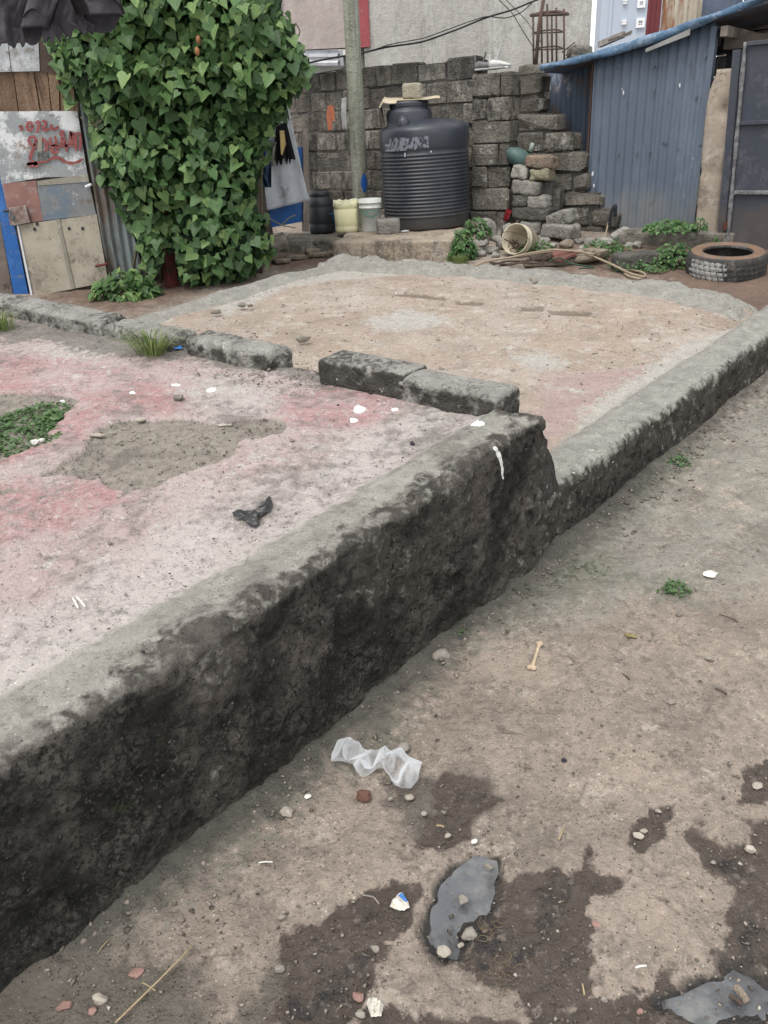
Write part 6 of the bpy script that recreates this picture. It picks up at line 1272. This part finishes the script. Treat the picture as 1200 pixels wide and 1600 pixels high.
L5 = [(689, 1027, 32, 'round grey stone at the wall foot by the bone', m_peb, 0, .6), (568, 1245, 30, 'dark red brick chip below the clear plastic bag', m_brick, 0, .5), (448, 1270, 26, 'white crumbly lump left of the brick chip', m_pebp, 0, .5), (628, 1172, 34, 'pale stone touching the clear plastic bag', m_peb, 0, .6),
      (723, 1408, 20, 'dark pebble standing in the small puddle', m_peb, 0, .9), (764, 1356, 16, 'grey pebble at the puddle tip', m_peb, 0, .7), (692, 1488, 28, 'tan stone at the lower left puddle rim', m_pebp, 0, .6), (733, 1460, 30, 'half sunk muddy stone inside puddle bend', m_peb, 0, .4), (720, 1478, 12, 'pebble right of the tan puddle rim stone', m_peb, 0, .7),
      (156, 1562, 28, 'cream rounded stone at bottom left', m_pebp, 0, .6), (100, 1572, 28, 'pinkish flat stone left of the cream one', m_pebr, 0, .3), (212, 1521, 26, 'pinkish stone above the dry stalk', m_pebr, 0, .3), (145, 1580, 18, 'small pinkish stone beneath the cream one', m_pebr, 0, .4), (437, 1514, 20, 'grey stone at the left edge of the wet mud', m_peb, 0, .6), (439, 1435, 15, 'grey pebble above the left mud patch', m_peb, 0, .7),
      (586, 1483, 16, 'upright grey pebble in the left mud patch', m_peb, 0, .8), (932, 1444, 20, 'reddish flat chip on the damp patch', m_pebr, 0, .3), (1172, 1327, 18, 'pale egg shaped stone at the right edge', m_pebp, 0, .8), (1156, 1350, 9, 'tiny pebble beside the egg shaped stone', m_pebp, 0, .7), (997, 1306, 18, 'pale pebble, lower of three in the right mud spot', m_pebp, 0, .5), (1006, 1299, 14, 'pale pebble, right of three in the right mud spot', m_pebp, 0, .5), (1029, 1268, 11, 'pale pebble, topmost of three in the right mud spot', m_pebp, 0, .5),
      (1184, 1228, 20, 'flat light pebbles pair at right edge of picture', m_pebp, 0, .4), (944, 1562, 13, 'pebble above the bottom mud edge', m_peb, 0, .7), (1000, 1582, 13, 'orange brown pebble in the bottom mud', m_pebr, 0, .8), (560, 1558, 22, 'orange brown chip at the bottom centre', m_pebr, 0, .4), (565, 1585, 20, 'dark stone at the bottom centre', m_peb, 0, .6), (741, 1315, 12, 'white chip below the upper mud patch', m_whs, 0, .4),
      (640, 1247, 15, 'pale pebble right below the plastic bag', m_pebp, 0, .7), (610, 1249, 9, 'dark speckled pebble beneath the plastic bag', m_peb, 0, .8), (662, 1272, 12, 'tan pebble at the left rim of the upper mud', m_peb, 0, .6), (693, 1270, 10, 'grey pebble inside the upper mud patch', m_peb, 0, .6), (699, 1306, 12, 'white lump low in the upper mud patch', m_pebp, 0, .5), (1114, 1348, 9, 'pebble in the right dark streak', m_peb, 0, .7),
      (788, 1072, 12, 'brown stone below the bone', m_peb, 0, .7), (811, 1078, 12, 'flat pebble right of the brown one', m_peb, 0, .5), (750, 1032, 10, 'small brown pebble left of the bone', m_peb, 0, .6), (890, 1036, 14, 'pale gravel lump in the earth crack', m_pebp, 0, .5), (929, 985, 10, 'dark gritty pebble right of the crack', m_peb, 0, .6), (1049, 1098, 14, 'grey pebble low on the right path', m_peb, 0, .6), (1109, 1030, 14, 'grey pebble right above the brown scrape', m_peb, 0, .6), (1060, 960, 12, 'pebble under the tiny flat weed', m_peb, 0, .6),
      (881, 1188, 10, 'small black pebble in the middle path', m_blk, 0, .6), (480, 1245, 14, 'white flake at the foot of the dark wall', m_whs, 0, .3), (882, 845, 20, 'dark twiggy crumb where kerb meets path', m_dwood, 0, .4), (641, 1135, 12, 'pebble above the pale stone', m_peb, 0, .7), (833, 948, 14, 'black crumb beside the wall foot', m_blk, 0, .6),
      (1110, 897, 30, 'white torn paper scrap on the right path', m_whs, 0, .10), (279, 624, 22, 'broken stone lying on the pink floor', m_peb, HN, .5), (219, 658, 18, 'flat pale stone on the hole edge', m_pebp, HN, .4), (195, 672, 16, 'flat pebble inside the eroded hole', m_peb, HN - .015, .3), (153, 682, 30, 'cream flake at the left lip of the eroded hole', m_pebp, HN - .01, .22), (350, 665, 26, 'thin pale strip chip in the hole', m_pebp, HN - .012, .15),
      (475, 533, 26, 'rounded rod of broken concrete by the dirt gap', m_peb, .27, .5), (378, 479, 14, 'dark stone on the far left slab rim', m_peb, .26, .6), (391, 479, 10, 'small stone right of the rim stone', m_peb, .26, .6), (338, 490, 18, 'flat dark stone on the pale left strip', m_peb, .26, .4), (835, 442, 16, 'stone on the far slab rim', m_peb, .28, .8), (294, 538, 16, 'grey pebble beside the blue scrap', m_peb, HN, .7), (55, 693, 18, 'whitish stone amid the creeping weed', m_whs, HN, .5), (65, 690, 12, 'small white pebble amid the weed', m_whs, HN, .6), (644, 695, 10, 'black crumb on the pink floor near the wall rim', m_blk, HN, .8), (457, 690, 8, 'dark pebble in the floor middle', m_peb, HN, .7), (172, 850, 8, 'tiny grey pebble on the pale floor', m_peb, HN, .7), (224, 1020, 7, 'black crumb on the wall top', m_blk, HN + .02, .8), (420, 795, 6, 'crumb beside the black bag', m_peb, HN, .8)]
for i, (x, y, w_, lab, m, h, hh) in enumerate(L5): lump(x, y, w_, lab, m, h, hh, seed=700 + i, asp=.35 if ('strip' in lab or 'rod' in lab) else .7, sink=.38 if h == 0 else .2)
# gravel, crumbs and grit nobody could count
def grit(name, n, fn, m, smin, smax, label):
    Vs = np.zeros((n, 6, 3)); base = np.array([(1, 0, 0), (0, 1, 0), (-1, 0, 0), (0, -1, 0), (0, 0, .8), (0, 0, -.5)], float)
    for i in range(n):
        p = fn(); s = smin * (smax / smin) ** (R.random() ** 2.2); a = R.uniform(0, 6.28); c_, s_ = math.cos(a), math.sin(a)
        B = base * (s * R.uniform(.6, 1.3), s * R.uniform(.5, 1), s * R.uniform(.5, .9)) + np.array([[R.uniform(-.35, .35) * s for _ in range(3)] for _ in range(6)])
        Vs[i, :, 0] = B[:, 0] * c_ - B[:, 1] * s_ + p[0]; Vs[i, :, 1] = B[:, 0] * s_ + B[:, 1] * c_ + p[1]; Vs[i, :, 2] = B[:, 2] + p[2] + s * .15
    F = [(0, 1, 4), (1, 2, 4), (2, 3, 4), (3, 0, 4), (1, 0, 5), (2, 1, 5), (3, 2, 5), (0, 3, 5)]
    Fs = (np.array(F)[None] + 6 * np.arange(n)[:, None, None]).reshape(-1, 3)
    me = bpy.data.meshes.new(name); me.vertices.add(n * 6); me.vertices.foreach_set('co', Vs.reshape(-1).astype(np.float32)); me.loops.add(Fs.size); me.loops.foreach_set('vertex_index', Fs.reshape(-1).astype(np.int32))
    me.polygons.add(len(Fs)); me.polygons.foreach_set('loop_start', np.arange(0, Fs.size, 3, dtype=np.int32)); me.update(calc_edges=True)
    o = link(name, me, m); tag(o, label, 'gravel', kind='stuff')
m_grit = mat('mixed_grit', (.22, .19, .16), (.13, .11, .092), s=40, rough=.9, bump=0, rand=.55, island=True)
m_gritp = mat('pale_grit', (.36, .33, .28), (.26, .235, .20), s=40, rough=.9, bump=0, rand=.4, island=True)
def path_pt():
    while True:
        x, y = R.uniform(-40, 1240), R.uniform(600, 1640) if R.random() < .7 else R.uniform(1180, 1640); p = onp(x, y, 0); u_, v_ = uvof(p)
        if v_ < -.03 and (R.random() < .45 or float(vnoise(np.array(p[0] * 3), np.array(p[1] * 3), np.array(.5))) > .1): return p + (0, 0, float(_gd(p)))
def _gd(p): q = np.array([p]); return fbm(q * [1, 1, 1], 1.6, 3, 5)[0] * .018 + fbm(q, 9, 4, 11)[0] * .008 + .03 * math.exp(min(0, uvof(p)[1]) / .05)
def foot_pt():
    while True:
        u_ = R.uniform(-2.4, 2.4); v_ = -abs(R.gauss(0, .09)) - .01; p = KO + u_ * UD + v_ * VD; return p + (0, 0, float(_gd(p)))
def near_pt():
    while True:
        u_, v_ = R.uniform(-2.7, -.2), R.uniform(.03, 3.6)
        k = R.random() < .16 or abs(v_ - .30) < .06 + .03 * math.sin(u_ * 4) or abs(v_ - .42) < .03 or (u_ > -.35 and v_ > 1.0) or R.random() < .15 * (v_ < 1)
        if k: p = KO + u_ * UD + v_ * VD; return p + (0, 0, HN + .002)
def hole_pt():
    while True:
        P_ = HOLES[0] if R.random() < .75 else HOLES[1]; A_ = np.array(P_); lo, hi_ = A_.min(0), A_.max(0); u_, v_ = R.uniform(lo[0], hi_[0]), R.uniform(lo[1], hi_[1])
        if poly_sd(P_, np.array([u_]), np.array([v_]))[0] > 0: p = KO + u_ * UD + v_ * VD; return p + (0, 0, HN - .014)
def far_pt():
    while True:
        u_, v_ = R.uniform(.1, 3.3), R.uniform(.2, 3.7); p = KO + u_ * UD + v_ * VD; return p + (0, 0, HF + .004)
def gap_pt(): u_, v_ = R.uniform(-.35, -.02), R.gauss(1.35, .22); p = KO + u_ * UD + v_ * VD; return p + (0, 0, HN + .004)
def yard_pt(): 
    x, y = R.uniform(640, 1200), R.uniform(405, 470); p = onp(x, y, 0); return p if uvof(p)[0] > 3.35 or True else p
grit('path_gravel', 2300, path_pt, m_grit, .0016, .009, 'fine gravel and crumbs scattered over the path'); grit('path_chips', 450, path_pt, m_gritp, .0013, .0065, 'pale chips scattered over the path')
grit('wall_foot_gravel', 1500, foot_pt, m_grit, .002, .013, 'dark crumbs gathered along the foot of the wall')
grit('floor_grit', 3400, near_pt, m_grit, .0013, .006, 'fine grit on the pink floor'); grit('floor_chips', 800, near_pt, m_gritp, .0012, .006, 'pale chips on the pink floor'); grit('hole_grit', 1300, hole_pt, m_grit, .0015, .009, 'loose grit in the eroded holes')
grit('slab_grit', 1700, far_pt, m_grit, .002, .011, 'small stones strewn over the dirt covered slab'); grit('slab_chips', 500, far_pt, m_gritp, .002, .008, 'pale chips strewn over the dirt covered slab'); grit('gap_rubble', 500, gap_pt, m_grit, .002, .012, 'crumbled dirt spilled in the kerb gap')
# thin litter
def stick(x0, y0, x1, y1, r, label, m, h=.004, name='stick', cat='stick', bend=0):
    a, b_ = onp(x0, y0, h), onp(x1, y1, h); c = (a + b_) / 2 + np.array([bend, 0, abs(bend) * .5 + .003]); return tag(tubes(name, m, smoothp([a, c, b_], 12, 1), r, k=6), label, cat)
m_straw = mat('dry_straw', (.36, .29, .17), (.27, .21, .12), s=30, rough=.8, bump=0); m_wst = mat('white_stick', (.68, .67, .62), (.58, .56, .5), s=30, rough=.7, bump=0)
stick(180, 1598, 300, 1478, .0022, 'long dry stalk lying at bottom left', m_straw, .012, 'dry_stalk', 'stalk', .01); stick(222, 1535, 243, 1548, .0018, 'short broken side piece of the dry stalk', m_straw, .012, 'dry_stalk', 'stalk'); stick(152, 1490, 170, 1468, .0012, 'very thin curved stalk above the pinkish stone', m_straw, .01, 'dry_stalk', 'stalk')
stick(114, 935, 122, 950, .003, 'white match like stick on the pale floor, left of two', m_wst, HN + .006); stick(120, 933, 133, 948, .003, 'white match like stick on the pale floor, right of two', m_wst, HN + .006)
stick(404, 1348, 426, 1347, .0022, 'white stick on the path left of the mud', m_wst, .006); stick(873, 1312, 881, 1294, .0026, 'straw coloured matchstick in the middle path', m_straw, .006); stick(993, 1512, 1010, 1509, .003, 'white stub near the large puddle', m_wst, .006); stick(910, 1537, 913, 1555, .0022, 'pale matchstick on the bottom damp edge', m_straw, .006); stick(682, 1290, 694, 1292, .003, 'cream stub in the upper mud patch', m_straw, .006)
stick(1118, 1076, 1136, 1085, .003, 'dark twig on the right path', m_dwood, .005); stick(970, 1052, 984, 1062, .003, 'small dark twig below the crack', m_dwood, .005); stick(1124, 960, 1152, 971, .002, 'thin grey twig right of the tiny weed', m_dwood, .005)
for i, (a, b_, c, d) in enumerate(((868, 836, 892, 852), (872, 848, 884, 858), (880, 838, 902, 850))): stick(a, b_, c, d, .004, ('dark twig at the kerb step, uppermost', 'dark twig at the kerb step, lowest', 'dark twig at the kerb step, right hand one')[i], m_dwood, .01, 'twig', 'twig')
# dry roots in the mud
q = MB()
for i in range(16):
    x, y = 790 + R.gauss(0, 16), 1515 + R.gauss(0, 14); a = R.uniform(0, 6.28); q.tube(smoothp([onp(x, y, .006), onp(x + 14 * math.cos(a), y + 12 * math.sin(a), .014), onp(x + 26 * math.cos(a + .8), y + 20 * math.sin(a + .8), .004)], 22, 22), .0009, 4)
m_root = mat('brown_root', (.17, .125, .08), (.11, .08, .055), s=30, rough=.9, bump=0)
o = q.build('dry_roots', m_root); tag(o, 'tangle of dry grass roots right of the small puddle', 'roots', kind='stuff')
q = MB()
for i in range(12):
    x, y = 762 + R.gauss(0, 12), 1455 + R.gauss(0, 14); a = R.uniform(0, 6.28); q.tube(smoothp([onp(x, y, .006), onp(x + 12 * math.cos(a), y + 10 * math.sin(a), .012), onp(x + 20 * math.cos(a + .8), y + 18 * math.sin(a + .8), .004)], 22, 22), .0008, 4)
tag(q.build('dry_roots', m_root), 'dry fibres on the muddy edge within the puddle bend', 'roots', kind='stuff')
stick(565, 1398, 592, 1412, .0018, 'pale string curled on the left mud patch', m_peb, .008, 'string', 'string', .01)
# bone
m_bone = mat('old_bone', (.52, .42, .30), (.40, .31, .21), s=40, rough=.7, bump=.2, bs=120)
a, b_ = onp(831, 1044, .012), onp(843, 1005, .014); dd = (b_ - a); L = np.linalg.norm(dd); sd2 = np.cross(dd / L, (0, 0, 1))
bone = MB(); bone.tube([a - dd * .04 + sd2 * .008, a, a + dd * .2, a + dd * .5, a + dd * .82, b_, b_ + dd * .05], [.004, .012, .0075, .0055, .0065, .010, .004], 12)
for k in (-1, 1): bone.tube([a + sd2 * .010 * k - dd * .05, a + sd2 * .011 * k + dd * .02, a + dd * .13], [.003, .0085, .004], 8); bone.tube([b_ + sd2 * .008 * k + dd * .05, b_ + sd2 * .008 * k - dd * .01, b_ - dd * .12], [.003, .007, .004], 8)
ob = bone.build('bone', m_bone, None, smooth=True); ob.modifiers.new('r', 'REMESH').mode = 'VOXEL'; ob.modifiers['r'].voxel_size = .0016; ob.modifiers['r'].use_smooth_shade = True
tag(ob, 'small pale animal bone lying on the path', 'bone')
# crumpled sheets: black bag, clear bag, paper
def crumple(name, outline, m, label, h, amp, seed, cat, nx=70, ny=70, zoff=.004, fr=3., thick=.0008, sharp=1.):
    """free outline filled with a crumpled sheet lying on the ground"""
    pts = np.array([onp(x, y, h) for x, y in outline]); c = pts.mean(0); s = np.linspace(0, 1, ny); n = 120
    P_ = np.array(resample(list(pts) + [pts[0]], n))[:-1]; G_ = np.zeros((ny, n - 1, 3))
    for i in range(ny): G_[i] = c + (P_ - c) * (1 - s[i] * .985)
    sz = np.ptp(pts[:, 0]); Q_ = (G_ - c) / sz
    rc = np.random.RandomState(seed); W1 = Q_[..., 0] + .08 * fbm(Q_, 2.5, 2, seed); W2 = Q_[..., 1] + .08 * fbm(Q_, 2.5, 2, seed + 5); z = 0 * W1
    for k in range(9):                                       # sharp folds in random directions
        th = rc.uniform(0, math.pi); ff = fr * rc.uniform(.5, 2.2); ph = rc.uniform(0, 1); z = z + np.abs(((W1 * math.cos(th) + W2 * math.sin(th)) * ff + ph) % 1 * 2 - 1) / (ff / fr + .3)
    z = (z - z.min()) / np.ptp(z)
    edge = np.minimum(1, s[:, None] * 3 + .25)
    z = z ** sharp * amp * edge + zoff
    G_[..., 2] += z; G_[..., :2] += np.stack([fbm(Q_, 7, 2, seed + 20), fbm(Q_, 7, 2, seed + 21)], -1) * sz * .006
    o = link(name, gridmesh(name, G_, closed=True), m); tag(o, label, cat); return o
m_bag = mat('black_bag_film', (.012, .012, .013), (.018, .018, .019), s=10, rough=.42, bump=.1, bs=60, spec=.5, fine=.1)
crumple('black_bag', [(363, 803), (375, 801), (392, 803), (402, 800), (414, 793), (422, 778), (426, 788), (422, 800), (410, 806), (404, 812), (406, 822), (398, 827), (388, 822), (380, 813), (366, 812)], m_bag, 'crumpled black plastic bag scrap on the pink floor', HN, .022, 3, 'plastic bag', fr=4)
mb = bpy.data.materials.new('clear_film'); mb.use_nodes = True; t_ = mb.node_tree; N = t_.nodes; N.clear(); out = N.new('ShaderNodeOutputMaterial'); ms = N.new('ShaderNodeMixShader'); tr = N.new('ShaderNodeBsdfTransparent'); gl_ = N.new('ShaderNodeBsdfPrincipled')
gl_.inputs['Base Color'].default_value = (.62, .64, .66, 1); gl_.inputs['Roughness'].default_value = .3; gl_.inputs['Specular IOR Level'].default_value = .8
lw = N.new('ShaderNodeLayerWeight'); lw.inputs[0].default_value = .45; mr = N.new('ShaderNodeMath'); mr.operation = 'MULTIPLY_ADD'; mr.inputs[1].default_value = 1.5; mr.inputs[2].default_value = .13; mr.use_clamp = True
t_.links.new(lw.outputs['Facing'], mr.inputs[0]); t_.links.new(mr.outputs[0], ms.inputs[0]); t_.links.new(tr.outputs[0], ms.inputs[1]); t_.links.new(gl_.outputs[0], ms.inputs[2]); t_.links.new(ms.outputs[0], out.inputs[0])
k5 = lambda p: [(480 + x / 5., 1120 + y / 5.) for x, y in p]
crumple('clear_plastic_bag', k5([(195, 320), (240, 225), (290, 205), (360, 225), (430, 270), (520, 300), (630, 285), (690, 350), (730, 375), (745, 320), (800, 345), (900, 390), (885, 450), (870, 520), (810, 585), (740, 598), (690, 560), (640, 490), (600, 440), (540, 440), (490, 490), (435, 515), (385, 470), (360, 400), (300, 385), (190, 385)]), mb, 'crumpled clear plastic bag lying at the wall foot', 0, .055, 11, 'plastic bag', fr=3.4, zoff=.012, sharp=1.0, nx=90, ny=60)
m_pap = mat('torn_paper', (.64, .62, .55), (.50, .47, .40), s=30, rough=.8, bump=.1, bs=80)
o = crumple('paper_scrap', [(609, 1419), (614, 1408), (622, 1400), (628, 1396), (638, 1412), (640, 1420), (632, 1425), (618, 1424)], m_pap, 'torn white paper with a blue stripe on the mud', 0, .018, 5, 'paper', nx=30, ny=24)
q = MB().prism([onp(622, 1399, .020), onp(628, 1395, .020), onp(637, 1408, .018), (onp(633, 1409, .018))], (0, 0, .001)); q.build('blue_stripe', mat('blue_ink', (.05, .16, .42), rough=.6, bump=0), o)
crumple('white_scrap', [(572, 1568), (584, 1560), (600, 1572), (596, 1590), (580, 1592)], m_pap, 'white wet scrap among the stones at bottom centre', 0, .02, 6, 'paper', nx=20, ny=18)
o = crumple('blue_scrap', [(270, 543), (276, 540), (284, 542), (286, 546), (272, 547)], mat('blue_film', (.04, .20, .55), rough=.4, bump=0), 'small blue plastic scrap by the grass tuft', HN, .008, 8, 'plastic scrap', nx=16, ny=12)
crumple('yellow_leaf', [(298, 421), (304, 419), (310, 423), (303, 426)], mat('dead_leaf', (.38, .27, .10), rough=.7, bump=0), 'dead yellow leaf at the vine foot', 0.02, .01, 9, 'leaf', nx=16, ny=10)
lump(985, 995, 18, 'yellowish crumb clump on the path', mat('straw_clump', (.30, .25, .12), (.20, .16, .08), s=60, rough=.95, bump=.5), 0, .4)
# wood piece in the big puddle
stick(1150, 1542, 1168, 1566, .010, 'short wet wood piece standing in the large puddle', m_tstone, .012, 'wood_piece', 'wood'); stick(1140, 1556, 1160, 1570, .006, 'thin bark beside the wood piece in the puddle', m_dwood, .008, 'bark', 'wood')
# litter along the vine foot
for i in range(9):
    x, y = 300 + 14 * i + R.uniform(-5, 5), 437 - 3 * i + R.uniform(-3, 6); stone(x, y, (.12, .07, .025), ('first', 'second', 'third', 'fourth', 'fifth', 'sixth', 'seventh', 'eighth', 'ninth')[i] + ' flat brick fragment from the left along the vine foot', 'brick_fragment', 'stone', (m_rstone, m_tstone)[i % 2], rz=R.uniform(-.5, .5), n=3)
